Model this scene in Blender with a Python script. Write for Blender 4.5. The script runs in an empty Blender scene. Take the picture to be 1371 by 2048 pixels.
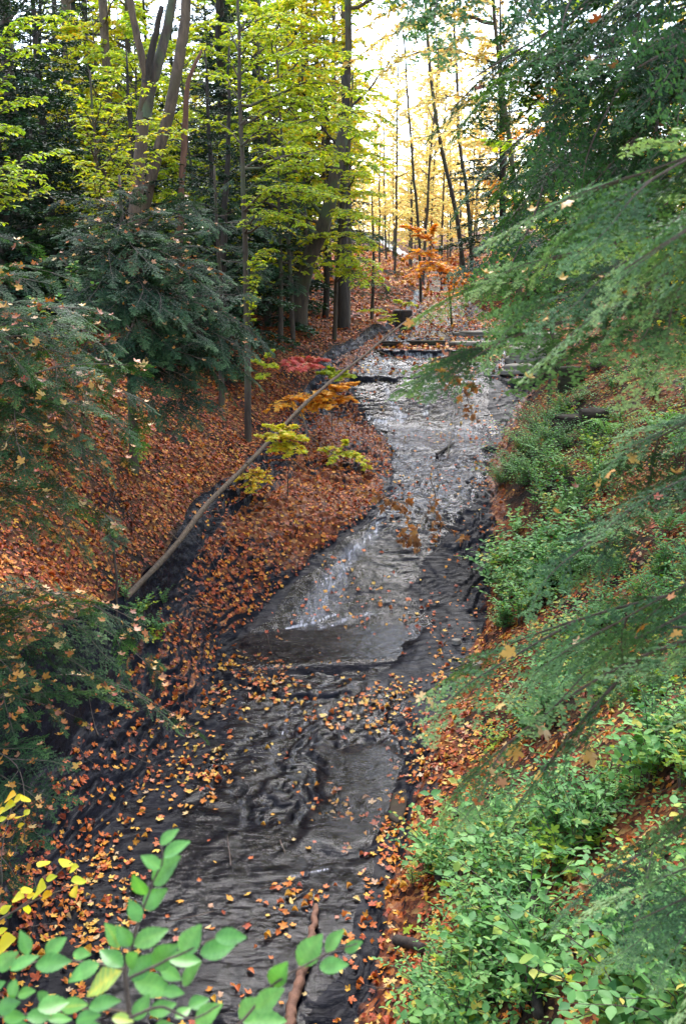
import bpy, math, random
import numpy as np
from mathutils import Vector

rng = np.random.default_rng(7)
random.seed(7)
SC = bpy.context.scene
COL = SC.collection
rad = math.radians

# ------------------------------------------------------------------ camera
FPX, CX, CY = 2000.0, 685.5, 1024.0
TH = math.atan(524 / FPX)
CT, ST = math.cos(TH), math.sin(TH)
CAMZ = 6.0
cam = bpy.data.cameras.new('camera')
cam_o = bpy.data.objects.new('camera', cam)
COL.objects.link(cam_o)
cam_o.location = (0, 0, CAMZ)
cam_o.rotation_euler = (math.pi / 2 - TH, 0, 0)
cam.sensor_fit = 'VERTICAL'
cam.sensor_height = 23.6
cam.lens = FPX / 2048 * 23.6
cam.clip_start = 0.05
cam.clip_end = 3000
cam.dof.use_dof = True
cam.dof.focus_distance = 14.5
cam.dof.aperture_fstop = 3.8
SC.camera = cam_o


def P(px, py, Y):
    """point of the place seen at that spot of the photograph, Y metres ahead"""
    u = (px - CX) / FPX
    v = (CY - py) / FPX
    y = CT + v * ST
    z = -ST + v * CT
    t = Y / y
    return np.array((u * t, Y, CAMZ + z * t))


# ------------------------------------------------------------------ numpy helpers
def fade(t):
    return t * t * t * (t * (t * 6 - 15) + 10)


_perm = np.random.default_rng(3).random((256, 256))


def vnoise(x, y, seed=0):
    x = np.asarray(x, float) + seed * 17.13
    y = np.asarray(y, float) + seed * 7.77
    xi = np.floor(x).astype(int)
    yi = np.floor(y).astype(int)
    fx = fade(x - xi)
    fy = fade(y - yi)
    g = lambda a, b: _perm[a % 256, b % 256]
    a = g(xi, yi) * (1 - fx) + g(xi + 1, yi) * fx
    b = g(xi, yi + 1) * (1 - fx) + g(xi + 1, yi + 1) * fx
    return (a * (1 - fy) + b * fy) * 2 - 1


def fbm(x, y, oct=4, seed=0, gain=.5):
    s = 0
    a = 1
    for i in range(oct):
        s = s + a * vnoise(x * 2 ** i, y * 2 ** i, seed + i * 3)
        a *= gain
    return s


def nrm(a):
    a = np.asarray(a, float)
    return a / np.maximum(np.linalg.norm(a, axis=-1, keepdims=True), 1e-9)


def frames(d, up):
    """rotation matrices with x = d, z nearest up"""
    d = nrm(d)
    up = np.broadcast_to(np.asarray(up, float), d.shape)
    y = np.cross(up, d)
    bad = np.linalg.norm(y, axis=-1) < 1e-3
    if np.any(bad):
        y[bad] = np.cross(np.array((1.0, .3, 0)), d[bad])
    y = nrm(y)
    z = np.cross(d, y)
    return np.stack((d, y, z), axis=-1)


class MB:
    """collects triangles and quads and links them as ONE mesh object"""
    def __init__(s):
        s.v = []; s.f = []; s.r = []; s.n = 0

    def add(s, V, F, rnd=0.5, mat=0):
        V = np.asarray(V, float).reshape(-1, 3)
        F = np.asarray(F, int)
        s.v.append(V)
        s.f.append((F + s.n, mat))
        s.r.append(np.broadcast_to(np.asarray(rnd, float), (len(V),)).copy())
        s.n += len(V)

    def inst(s, tmpl, R, T, S, rnd=None, mat=0):
        V0, F0 = tmpl
        N = len(T)
        if N == 0:
            return
        S = np.asarray(S, float)
        if S.ndim == 1:
            S = S[:, None]
        V = np.einsum('nij,nkj->nki', R, V0[None] * S[:, None, :]) + np.asarray(T)[:, None, :]
        nv = len(V0)
        F = (F0[None] + (np.arange(N) * nv)[:, None, None]).reshape(-1, F0.shape[1])
        if rnd is None:
            rnd = rng.random(N)
        s.add(V.reshape(-1, 3), F, np.repeat(np.broadcast_to(np.asarray(rnd, float), (N,)), nv), mat)

    def tube(s, pts, rr, sides=6, rnd=.5, mat=0, rough=0, cap=True):
        pts = np.asarray(pts, float)
        n = len(pts)
        rr = np.broadcast_to(np.asarray(rr, float), (n,))
        t = np.gradient(pts, axis=0)
        t = nrm(t)
        ref = np.array((0, 0, 1.0)) if abs(t[0][2]) < .9 else np.array((1.0, 0, 0))
        u = np.cross(t, ref); 
        u = nrm(u)
        w = np.cross(t, u)
        a = np.arange(sides) / sides * 2 * math.pi
        k = np.ones((n, sides))
        if rough:
            k = k + rough * (rng.random((n, sides)) - .5)
        V = pts[:, None, :] + (u[:, None, :] * np.cos(a)[None, :, None] + w[:, None, :] * np.sin(a)[None, :, None]) * (rr[:, None] * k)[:, :, None]
        i = np.arange(n - 1)[:, None] * sides
        j = np.arange(sides)[None]
        j2 = (j + 1) % sides
        F = np.stack((i + j, i + j2, i + sides + j2, i + sides + j), -1).reshape(-1, 4)
        base = s.n
        s.add(V.reshape(-1, 3), F, rnd, mat)
        if cap:
            c = np.arange(sides)
            for o, p in ((0, pts[0]), ((n - 1) * sides, pts[-1])):
                m = s.n
                s.v.append(np.array([p])); s.r.append(np.array([np.mean(rnd)])); s.n += 1
                s.f.append((np.stack((base + o + c, base + o + (c + 1) % sides, np.full(sides, m)), -1), mat))

    def mesh(s, name, mats, smooth=False):
        me = bpy.data.meshes.new(name)
        V = np.concatenate(s.v)
        me.vertices.add(len(V))
        me.vertices.foreach_set('co', V.astype(np.float32).ravel())
        idx = []; st = []; mi = []
        o = 0
        for F, m in s.f:
            k = F.shape[1]
            idx.append(F.ravel())
            st.append(o + np.arange(len(F)) * k)
            mi.append(np.full(len(F), m))
            o += F.size
        idx = np.concatenate(idx); st = np.concatenate(st); mi = np.concatenate(mi)
        me.loops.add(len(idx))
        me.loops.foreach_set('vertex_index', idx.astype(np.int32))
        me.polygons.add(len(st))
        me.polygons.foreach_set('loop_start', st.astype(np.int32))
        me.polygons.foreach_set('material_index', mi.astype(np.int32))
        if smooth:
            me.polygons.foreach_set('use_smooth', np.ones(len(st), bool))
        me.update(calc_edges=True)
        at = me.attributes.new('rnd', 'FLOAT', 'POINT')
        at.data.foreach_set('value', np.concatenate(s.r).astype(np.float32))
        for m in mats if isinstance(mats, (list, tuple)) else [mats]:
            me.materials.append(m)
        return me

    def build(s, name, mats, parent=None, smooth=False):
        return link(name, s.mesh(name, mats, smooth), parent)


def link(name, me, parent=None):
    o = bpy.data.objects.new(name, me)
    COL.objects.link(o)
    if parent is not None:
        o.parent = parent
    return o


def tag(o, label=None, cat=None, group=None, kind=None):
    if label: o['label'] = label
    if cat: o['category'] = cat
    if group: o['group'] = group
    if kind: o['kind'] = kind
    return o


def thing(name, label, cat, loc=(0, 0, 0), rz=0, group=None):
    o = bpy.data.objects.new(name, None)
    COL.objects.link(o)
    o.empty_display_size = .2
    o.location = loc
    o.rotation_euler = (0, 0, rz)
    return tag(o, label, cat, group)


def dup(root, loc, rz=0, sc=1.0, label=None, group=None):
    r = root.copy()
    COL.objects.link(r)
    r.location = loc
    r.rotation_euler = (0, 0, rz)
    r.scale = (sc,) * 3 if np.isscalar(sc) else sc
    if label: r['label'] = label
    if group: r['group'] = group
    for ch in KIDS.get(root.name, ()):
        c = ch.copy()
        COL.objects.link(c)
        c.parent = r
    return r


KIDS = {}      # children of each prototype, so that copying stays fast


def path(pts, n=12, wob=0.0):
    """smooth curve through a few points"""
    pts = np.asarray(pts, float)
    d = np.r_[0, np.cumsum(np.linalg.norm(np.diff(pts, axis=0), axis=1))]
    t = np.linspace(0, d[-1], n)
    if len(pts) > 2:
        m = np.gradient(pts, d, axis=0)
        i = np.clip(np.searchsorted(d, t) - 1, 0, len(d) - 2)
        h = (d[i + 1] - d[i])[:, None]
        s = ((t - d[i])[:, None]) / h
        out = ((1 + 2 * s) * (1 - s) ** 2) * pts[i] + s * (1 - s) ** 2 * h * m[i] + s * s * (3 - 2 * s) * pts[i + 1] + s * s * (s - 1) * h * m[i + 1]
    else:
        out = pts[0] + (pts[1] - pts[0]) * (t / d[-1])[:, None]
    if wob:
        w = np.cumsum(rng.normal(size=(n, 3)), axis=0)
        w -= np.linspace(0, 1, n)[:, None] * w[-1]
        out = out + w * wob
    return out


# ------------------------------------------------------------------ materials
def newmat(name):
    m = bpy.data.materials.new(name)
    m.use_nodes = True
    nt = m.node_tree
    nt.nodes.clear()
    return m, nt.nodes, nt.links


def ramp(N, stops, interp='LINEAR'):
    r = N.new('ShaderNodeValToRGB')
    cr = r.color_ramp
    cr.interpolation = interp
    while len(cr.elements) < len(stops):
        cr.elements.new(.5)
    for e, (p, c) in zip(cr.elements, stops):
        e.position = p
        e.color = (*c, 1)
    return r


def math_n(N, L, op, a, b=None, clamp=False):
    n = N.new('ShaderNodeMath')
    n.operation = op
    n.use_clamp = clamp
    for i, x in enumerate((a, b)):
        if x is None: continue
        if hasattr(x, 'links') or hasattr(x, 'is_linked'):
            L.new(x, n.inputs[i])
        else:
            n.inputs[i].default_value = x
    return n.outputs[0]


def leaf_mat(name, stops, trans=.35, rough=.45, spec=.4, tcol=(1.25, 1.15, .6), interp='LINEAR', objvar=.0, blotch=0.0):
    m, N, L = newmat(name)
    a = N.new('ShaderNodeAttribute'); a.attribute_name = 'rnd'
    val = a.outputs['Fac']
    if objvar:
        oi = N.new('ShaderNodeObjectInfo')
        val = math_n(N, L, 'ADD', val, math_n(N, L, 'MULTIPLY', math_n(N, L, 'SUBTRACT', oi.outputs['Random'], .5), objvar), True)
    r = ramp(N, stops, interp)
    L.new(val, r.inputs[0])
    col = r.outputs[0]
    if blotch:
        nz = N.new('ShaderNodeTexNoise'); nz.inputs['Scale'].default_value = 45
        tc = N.new('ShaderNodeTexCoord'); L.new(tc.outputs['Object'], nz.inputs['Vector'])
        hs = N.new('ShaderNodeHueSaturation')
        L.new(col, hs.inputs['Color'])
        mr = N.new('ShaderNodeMapRange'); mr.inputs[1].default_value = .3; mr.inputs[2].default_value = .7
        mr.inputs[3].default_value = 1 - blotch; mr.inputs[4].default_value = 1 + blotch
        L.new(nz.outputs[0], mr.inputs[0]); L.new(mr.outputs[0], hs.inputs['Value'])
        col = hs.outputs[0]
    b = N.new('ShaderNodeBsdfPrincipled')
    L.new(col, b.inputs['Base Color'])
    b.inputs['Roughness'].default_value = rough
    b.inputs['Specular IOR Level'].default_value = spec
    out = N.new('ShaderNodeOutputMaterial')
    if trans:
        t = N.new('ShaderNodeBsdfTranslucent')
        mx = N.new('ShaderNodeMix'); mx.data_type = 'RGBA'; mx.blend_type = 'MULTIPLY'
        mx.inputs[0].default_value = 1
        L.new(col, mx.inputs[6]); mx.inputs[7].default_value = (*tcol, 1)
        L.new(mx.outputs[2], t.inputs[0])
        s = N.new('ShaderNodeMixShader'); s.inputs[0].default_value = trans
        L.new(b.outputs[0], s.inputs[1]); L.new(t.outputs[0], s.inputs[2])
        L.new(s.outputs[0], out.inputs[0])
    else:
        L.new(b.outputs[0], out.inputs[0])
    return m


def bark_mat(name, c1, c2, scale=8, moss=None):
    m, N, L = newmat(name)
    tc = N.new('ShaderNodeTexCoord')
    mp = N.new('ShaderNodeMapping'); mp.inputs['Scale'].default_value = (1, 1, .22)
    L.new(tc.outputs['Object'], mp.inputs[0])
    nz = N.new('ShaderNodeTexNoise'); nz.inputs['Scale'].default_value = scale; nz.inputs['Detail'].default_value = 6
    nz.inputs['Roughness'].default_value = .7
    L.new(mp.outputs[0], nz.inputs['Vector'])
    r = ramp(N, [(.3, c1), (.7, c2)])
    L.new(nz.outputs[0], r.inputs[0])
    col = r.outputs[0]
    if moss:
        n2 = N.new('ShaderNodeTexNoise'); n2.inputs['Scale'].default_value = 1.7; n2.inputs['Detail'].default_value = 4
        L.new(tc.outputs['Object'], n2.inputs['Vector'])
        r2 = ramp(N, [(.5, (0, 0, 0)), (.65, (1, 1, 1))])
        L.new(n2.outputs[0], r2.inputs[0])
        mx = N.new('ShaderNodeMix'); mx.data_type = 'RGBA'
        L.new(r2.outputs[0], mx.inputs[0]); L.new(col, mx.inputs[6]); mx.inputs[7].default_value = (*moss, 1)
        col = mx.outputs[2]
    b = N.new('ShaderNodeBsdfPrincipled')
    L.new(col, b.inputs['Base Color'])
    b.inputs['Roughness'].default_value = .85
    bp = N.new('ShaderNodeBump'); bp.inputs['Strength'].default_value = .7; bp.inputs['Distance'].default_value = .03
    L.new(nz.outputs[0], bp.inputs['Height']); L.new(bp.outputs[0], b.inputs['Normal'])
    out = N.new('ShaderNodeOutputMaterial'); L.new(b.outputs[0], out.inputs[0])
    return m


M = {}
M['litter'] = leaf_mat('fallen_leaf', [(0, (.07, .025, .012)), (.2, (.17, .03, .010)), (.38, (.36, .055, .012)), (.52, (.50, .12, .014)),
                                       (.64, (.56, .19, .02)), (.76, (.64, .32, .025)), (.84, (.68, .44, .09)), (.91, (.52, .34, .19)), (.96, (.45, .03, .02)), (1, (.34, .02, .025))], trans=.12, rough=.55, spec=.3, tcol=(1, .8, .5), blotch=.35)
M['catch'] = leaf_mat('caught_leaf', [(0, (.22, .07, .03)), (.25, (.42, .12, .03)), (.5, (.52, .22, .03)), (.7, (.60, .34, .06)), (.85, (.60, .40, .16)), (.95, (.5, .24, .11)), (1, (.42, .03, .02))], trans=.2, rough=.45, spec=.4, tcol=(1, .8, .5))
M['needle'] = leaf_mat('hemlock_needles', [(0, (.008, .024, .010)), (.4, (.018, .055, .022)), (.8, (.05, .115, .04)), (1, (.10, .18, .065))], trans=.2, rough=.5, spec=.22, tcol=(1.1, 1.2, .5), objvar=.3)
M['needle_lit_tone'] = leaf_mat('lit_tone_hemlock_needles', [(0, (.025, .065, .022)), (.35, (.075, .165, .058)), (.75, (.18, .31, .11)), (1, (.36, .48, .19))], trans=.22, rough=.48, spec=.28, tcol=(1.1, 1.2, .5), objvar=.35)  # paler needle copy: light from above on the near boughs is in the colour
M['needle_shade_tone'] = leaf_mat('shade_tone_hemlock_needles', [(0, (.012, .04, .012)), (.4, (.03, .09, .025)), (.8, (.08, .18, .045)), (1, (.15, .27, .06))], trans=.3, rough=.5, spec=.22, tcol=(1.1, 1.25, .4), objvar=.35)  # darker needle copy: shade of the backlit boughs is put into the colour
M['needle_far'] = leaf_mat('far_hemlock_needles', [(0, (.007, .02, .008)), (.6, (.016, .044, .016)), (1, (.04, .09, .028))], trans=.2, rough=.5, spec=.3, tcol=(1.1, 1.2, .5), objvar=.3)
M['yellow'] = leaf_mat('yellow_beech_leaf', [(0, (.24, .38, .035)), (.4, (.44, .53, .04)), (.72, (.66, .62, .045)), (.9, (.76, .56, .035)), (1, (.74, .40, .03))], trans=.5, rough=.5, spec=.25, tcol=(1.2, 1.15, .5), objvar=.3)
M['lime'] = leaf_mat('yellow_green_leaf', [(0, (.15, .30, .03)), (.45, (.34, .48, .04)), (.8, (.55, .58, .045)), (1, (.70, .56, .045))], trans=.5, rough=.5, spec=.25, tcol=(1.2, 1.2, .5), objvar=.3)
M['orange'] = leaf_mat('orange_maple_leaf', [(0, (.60, .20, .02)), (.4, (.76, .34, .03)), (.75, (.80, .46, .05)), (1, (.78, .58, .09))], trans=.5, rough=.5, spec=.25, tcol=(1.2, 1.0, .6), objvar=.3)
M['peach'] = leaf_mat('pale_orange_leaf', [(0, (.74, .48, .15)), (.4, (.86, .68, .26)), (.75, (.86, .80, .36)), (1, (.74, .80, .32))], trans=.5, rough=.5, spec=.2, tcol=(1.2, 1.0, .65), objvar=.4)
M['red'] = leaf_mat('red_maple_leaf', [(0, (.50, .05, .05)), (.6, (.74, .15, .13)), (1, (.78, .34, .15))], trans=.35, rough=.5, spec=.3, tcol=(1.2, .8, .6))
M['brown'] = leaf_mat('dry_brown_leaf', [(0, (.12, .05, .02)), (.6, (.26, .11, .03)), (1, (.40, .20, .05))], trans=.25, rough=.6, spec=.2, tcol=(1.2, .8, .5))
M['plant'] = leaf_mat('undergrowth_leaf', [(0, (.065, .19, .055)), (.45, (.14, .33, .085)), (.8, (.24, .45, .11)), (.93, (.38, .48, .09)), (1, (.55, .46, .08))], trans=.32, rough=.5, spec=.28, tcol=(1.2, 1.25, .5), objvar=.5)
M['elm'] = leaf_mat('elm_leaf', [(0, (.09, .27, .06)), (.5, (.15, .38, .08)), (.85, (.22, .46, .10)), (.93, (.36, .50, .09)), (1, (.55, .55, .08))], trans=.35, rough=.35, spec=.5, tcol=(1.2, 1.25, .4), blotch=.2)
M['bark'] = bark_mat('grey_brown_bark', (.022, .015, .010), (.105, .072, .046), 9, moss=(.07, .085, .035))
M['bark_pale'] = bark_mat('pale_bark', (.028, .018, .011), (.17, .11, .065), 12, moss=(.085, .06, .03))
M['bark_dark'] = bark_mat('dark_bark', (.014, .010, .007), (.055, .038, .026), 10)
M['bark_red'] = bark_mat('bare_reddish_wood', (.08, .035, .02), (.24, .11, .06), 8)
M['twig'] = bark_mat('twig_bark', (.06, .04, .03), (.16, .11, .08), 40)
M['pole'] = bark_mat('dry_pole_bark', (.03, .018, .01), (.19, .12, .065), 24)
# ------------------------------------------------------------------ terrain
# at Y: bed z | x of  L2 bank top, L1 ledge top, L0 ledge foot, EL, ER, R1, R2 | z of L2, L1, L0, R1, R2
ST_ = np.array([
 #  Y    bed    xL2   xL1    xL0    xEL    xER   xR1   xR2   zL2  zL1  zL0   zR1  zR2
 [2.0,  .00,  -6.8, -4.0,  -3.7,  -3.0,  -.5,   .5,   2.6,  3.4, 1.2, .55,  .55, 2.6],
 [6.7,  .00,  -6.0, -3.75, -3.5,  -2.75, .10,   .8,   3.2,  3.5, 1.7, .55,  .30, 2.3],
 [9.1,  .02,  -5.6, -3.55, -3.25, -2.70, .55,   1.3,  4.0,  3.4, 1.95, .70,  .32, 2.4],
 [11.0, .05,  -5.2, -3.20, -3.0,  -2.15, .95,   1.8,  4.4,  3.3, 1.9, .75, .35, 2.2],
 [12.4, .10,  -5.0, -2.95, -2.75, -1.92, 1.45,  2.2,  5.0,  3.4, 1.65, .95,  .5, 2.4],
 [14.3, .20,  -4.8, -2.70, -2.55, -1.95, 1.95,  2.7,  5.5,  3.4, 1.6, 1.1,  .7, 2.6],
 [15.1, .25,  -4.8, -2.58, -2.38, -1.40, 2.30,  3.0,  6.0,  3.5, 1.7, 1.2,  .9, 2.8],
 [16.9, .87,  -4.7, -2.5, -1.92, -.45,  2.70,  3.4,  6.2,  3.5, 1.85,1.55, 1.45, 3.0],
 [18.0, 1.30, -4.5, -2.1, -1.40, .50,   2.75,  3.5,  6.4,  3.5, 2.05, 1.8, 1.8, 3.1],
 [20.0, 1.50, -4.2, -1.7, -.90,  1.00,  2.95,  3.8,  6.7,  3.55,2.25, 2.0, 2.0, 3.3],
 [22.0, 1.65, -4.2, -1.4,  -.60,  1.10,  3.36,  4.2,  7.0,  3.6, 2.4, 2.15,2.2, 3.5],
 [24.5, 1.80, -3.5, -1.1,  -.30,  .65,   4.00,  4.9,  7.7,  3.6, 2.6, 2.3, 2.5, 3.9],
 [26.5, 2.75, -2.5, -.50,  -.25,  .10,   5.20,  5.9,  8.8,  3.7, 3.3, 3.0, 3.3, 4.4],
 [28.3, 2.85, -2.0, -.20,  .00,   .45,   5.60,  6.3,  9.0,  3.75,3.4, 3.15,3.4, 4.5],
 [29.0, 3.00, -1.8, .00,   .20,   .60,   5.90,  6.5,  9.2,  3.75,3.45,3.2, 3.5, 4.5],
 [31.0, 3.10, -1.5, .60,   .80,   1.10,  6.20,  6.8,  9.5,  3.75,3.55,3.3, 3.6, 4.5],
 [35.0, 3.30, -.5,  1.50,  1.70,  2.00,  6.10,  6.6,  9.0,  3.8, 3.65,3.45,3.7, 4.3],
 [39.0, 3.38, .5,   2.40,  2.60,  2.90,  6.00,  6.5,  8.5,  3.85,3.7, 3.5, 3.75,4.2],
 [48.0, 3.47, 1.5,  3.10,  3.30,  3.60,  5.80,  6.3,  8.0,  3.9, 3.8, 3.6, 3.8, 4.1],
 [60.0, 3.70, 3.0,  4.60,  4.80,  5.00,  6.60,  7.0,  8.5,  4.1, 4.0, 3.85,3.95,4.2],
 [80.0, 4.45, 4.0,  5.60,  5.80,  6.00,  7.00,  7.4,  9.0,  4.7, 4.6, 4.5, 4.5, 4.7],
 [140., 6.50, 4.0,  5.60,  5.80,  6.00,  7.00,  7.4,  9.0,  6.8, 6.6, 6.55,6.55,6.8],
 [400., 13.0, 4.0,  5.60,  5.80,  6.00,  7.00,  7.4,  9.0,  13., 13., 13.0,13.0,13.],
 [900., 20.0, 4.0,  5.60,  5.80,  6.00,  7.00,  7.4,  9.0,  20., 20., 20.0,20.0,20.],
])
_yf = np.concatenate((np.arange(2, 60, .05), np.geomspace(60, 900, 200)))
_tab = np.stack([np.interp(_yf, ST_[:, 0], ST_[:, c]) for c in range(1, 14)], 1)
_k = np.exp(-.5 * (np.arange(-12, 13) * .05 / .22) ** 2); _k /= _k.sum()
_n60 = np.searchsorted(_yf, 60)
for c in range(13):
    col = np.pad(_tab[:_n60, c], 12, mode='edge')
    _tab[:_n60, c] = np.convolve(col, _k, 'valid')


def ctl(Y):
    """9 control x and z per Y"""
    Y = np.asarray(Y, float)
    g = [np.interp(Y, _yf, _tab[:, c]) for c in range(13)]
    bed, l2, l1, l0, el, er, r1, r2, zl2, zl1, zl0, zr1, zr2 = g
    far = 60 + Y * .9
    # the bank lines wander a little
    w = .16 * fbm(Y * .55, Y * 0, 3, 11)
    w2 = .10 * fbm(Y * .8, Y * 0, 3, 12)
    X = np.stack((-far, l2 + w * 2, l1 + w, l0 + w, el + w2, er + w2, r1 + w * .8, r2 + w * 2, far), -1)
    rise = np.clip((Y - 2) * .02, 0, 3)
    Z = np.stack((zl2 + 2.0 + rise, zl2, zl1, zl0, bed, bed, zr1, zr2, zr2 + 6 + rise), -1)
    return X, Z


def s_to_x(s, Y):
    X, Z = ctl(Y)
    i = np.clip(np.floor(s).astype(int), 0, 7)
    f = s - i
    a = np.take_along_axis(X, i[..., None], -1)[..., 0]
    b = np.take_along_axis(X, i[..., None] + 1, -1)[..., 0]
    return a + (b - a) * f


def x_to_s(x, Y):
    X, Z = ctl(Y)
    x = np.asarray(x, float)
    i = np.clip((x[..., None] >= X).sum(-1) - 1, 0, 7)
    a = np.take_along_axis(X, i[..., None], -1)[..., 0]
    b = np.take_along_axis(X, i[..., None] + 1, -1)[..., 0]
    return i + np.clip((x - a) / (b - a), 0, 1)


def sm(x, a, b):
    t = np.clip((x - a) / (b - a), 0, 1)
    return t * t * (3 - 2 * t)


def stair(h, L, sharp=.75):
    f = h / L
    k = np.floor(f)
    f = f - k
    return L * (k + sm(f, sharp, 1.0))


def height(x, Y, s=None, parts=False):
    x = np.asarray(x, float); Y = np.asarray(Y, float)
    if s is None:
        s = x_to_s(x, Y)
    X, Z = ctl(Y)
    i = np.clip(np.floor(s).astype(int), 0, 7)
    f = s - i
    a = np.take_along_axis(Z, i[..., None], -1)[..., 0]
    b = np.take_along_axis(Z, i[..., None] + 1, -1)[..., 0]
    fz = np.where(i == 0, 1 - (1 - f) ** 1.0, f)
    fz = np.where(i == 1, f ** 1.25 * .6 + f * .4, fz)
    # the bank eases into the forest floor
    fz = np.where(i == 0, f ** .6, fz)
    z = a + (b - a) * fz
    near = 1 - sm(Y, 45, 70)
    # channel bowl
    t = np.clip((s - 4), 0, 1)
    chan = np.where((s > 4) & (s < 5), 1 - (2 * t - 1) ** 2, 0)
    z = z - .05 * chan * near
    base = z.copy()
    rock = sm(s, 1.9, 2.15) * (1 - sm(s, 5.15, 6.0)) * near
    soil = 1 - rock
    d = np.hypot(x, Y)
    amp = 1 + 1.2 * sm(d, 20, 60) - 1.6 * sm(d, 60, 140)
    z = z + soil * (.10 * fbm(x * .8, Y * .8, 4, 1) * amp) * sm(np.abs(s - 4.5), .5, .8)
    # layered shale: thin layers everywhere, thick ones on the ledges at the side
    h = z + .15 * fbm(x * .5, Y * .75, 4, 21) + .04 * x
    side = sm(s, 1.9, 2.2) * (1 - sm(s, 3.75, 4.1)) + .55 * sm(s, 4.95, 5.2) * (1 - sm(s, 5.6, 6))
    q1 = stair(h, .048, .84) - h
    h2 = z + .26 * fbm(x * 1.0, Y * .8, 5, 31) - .05 * x
    q2 = stair(h2, .15, .80) - h2
    patch = sm(fbm(x * .45, Y * .4, 2, 41), -.35, .25)
    midst = np.where((s > 4) & (s < 5), 1, 0) * (.55 + .3 * sm(t, .3, .8))
    calm = 1 - np.where((s > 4) & (s < 5), 1, 0) * (.5 * sm(Y, 17.8, 20) + .5 * (1 - sm(Y, 12, 14)))
    z = z + rock * (q1 * calm * (.45 + .95 * patch) * (1 - .45 * side) * (1 - .45 * np.where((s > 4) & (s < 5), 1 - sm(t, .25, .55), 0) * sm(Y, 14, 15) * (1 - sm(Y, 17.5, 18.5))) + q2 * np.clip(side * (.22 + .65 * sm(fbm(x * .5, Y * .45, 2, 44), -.15, .45)) + midst * (.15 + patch * .45), 0, 1))
    # the plunge pool and a shallow basin farther down are hollowed out
    z = z - .13 * chan * np.exp(-((Y - 14.3 - .12 * x) / .62) ** 4) * sm(1 - t, .15, .4) - .07 * np.exp(-((Y - 10.3) / 1.35) ** 4) * np.where((s > 4) & (s < 5), 1, 0) * np.exp(-((x - .25) / .55) ** 4)
    # three lips where the creek drops over thicker beds
    for y0, hh, bow in ((26.75, .17, .5), (30.1, .17, -.4), (33.2, .10, .3), (12.75, .05, -.35), (22.6, .06, .4), (19.6, .05, -.5), (24.4, .06, .6)):
        yw = Y + bow * (2 * t - 1) ** 2 + .34 * fbm(x * 1.3, Y * .3 + y0, 4, 63)
        z = z + rock * np.where((s > 4) & (s < 5.4), 1, 0) * hh * (.45 + .75 * sm(fbm(x * .7, Y * 0 + y0, 2, 64), -.4, .4)) * (sm(yw, y0 - .07, y0) - np.clip((yw - y0 + 1.3) / 2.6, 0, 1))
    z = z + rock * ((.010 * calm + .022 * side) * fbm(x * 3.1, Y * 2.2, 4, 51) + .010 * calm * stair(fbm(x * 2.2, Y * 4.5, 3, 53), .35, .6) + .022 * fbm(x * .9, Y * .8, 2, 61)) * (1 - .3 * chan)
    if parts:
        return z, base, rock, s
    return z


def H(x, Y):
    return float(height(np.array([x]), np.array([Y]))[0])


def ghit(px, py):
    """where the line of sight through that spot meets the ground"""
    Ys = np.concatenate((np.arange(3, 40, .02), np.arange(40, 200, .25)))
    u = (px - CX) / FPX; v = (CY - py) / FPX
    y = CT + v * ST; z = -ST + v * CT
    t = Ys / y
    zz = CAMZ + z * t
    g = height(u * t, Ys)
    k = np.argmax(zz < g)
    return np.array((u * t[k], Ys[k], g[k]))


# ---- grid
rows = np.concatenate((np.arange(2, 5, .1), np.arange(5, 17, .032), np.arange(17, 31, .04), np.arange(31, 60, .14), np.geomspace(60, 900, 60)))
segs = [(0, 1, 56, 'L'), (1, 2, 46, ''), (2, 3, 18, ''), (3, 4, 46, ''), (4, 5, 110, ''), (5, 6, 22, ''), (6, 7, 50, ''), (7, 8, 50, 'R')]
sc = []
for a, b, n, k in segs:
    t = np.arange(n) / n
    if k == 'L': t = 1 - (1 - t) ** 2.6
    if k == 'R': t = t ** 2.6
    sc.append(a + t * (b - a))
sc = np.concatenate(sc + [np.array([8.0])])
SG, YG = np.meshgrid(sc, rows)
XG = s_to_x(SG, YG)
ZG, ZB, RK, _ = height(XG, YG, SG, True)


# where rotting leaves cover the rock: treads of the ledges and the margins, never the steep risers
_gz = np.abs(np.gradient(ZG, axis=1) / np.maximum(np.gradient(XG, axis=1), 1e-4))
MUL = (sm(SG, 4.12, 3.7) if False else (1 - sm(SG, 3.75, 4.12)) + sm(SG, 4.88, 5.1)) * (1 - sm(_gz, .8, 1.6)) * np.where((SG > 2.02) & (SG < 3.0), .0, 1) * (.55 + .6 * sm(fbm(XG * .7, YG * .5, 3, 95), -.5, .2))
MUL = MUL * np.where((SG > 2) & (SG < 4), 1 - .75 * (1 - sm(YG, 10.5, 12.5)), 1)


def grid_mesh(name, c0, c1, mat, X=None, Z=None):
    X = XG if X is None else X
    Z = ZG if Z is None else Z
    sub = slice(c0, c1 + 1)
    V = np.stack((X[:, sub], YG[:, sub], Z[:, sub]), -1)
    n, m = V.shape[:2]
    i = np.arange(n - 1)[:, None] * m
    j = np.arange(m - 1)[None]
    F = np.stack((i + j, i + j + 1, i + m + j + 1, i + m + j), -1).reshape(-1, 4)
    b = MB()
    b.add(V.reshape(-1, 3), F, MUL[:, sub].ravel())
    return b.build(name, mat, smooth=True)


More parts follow.
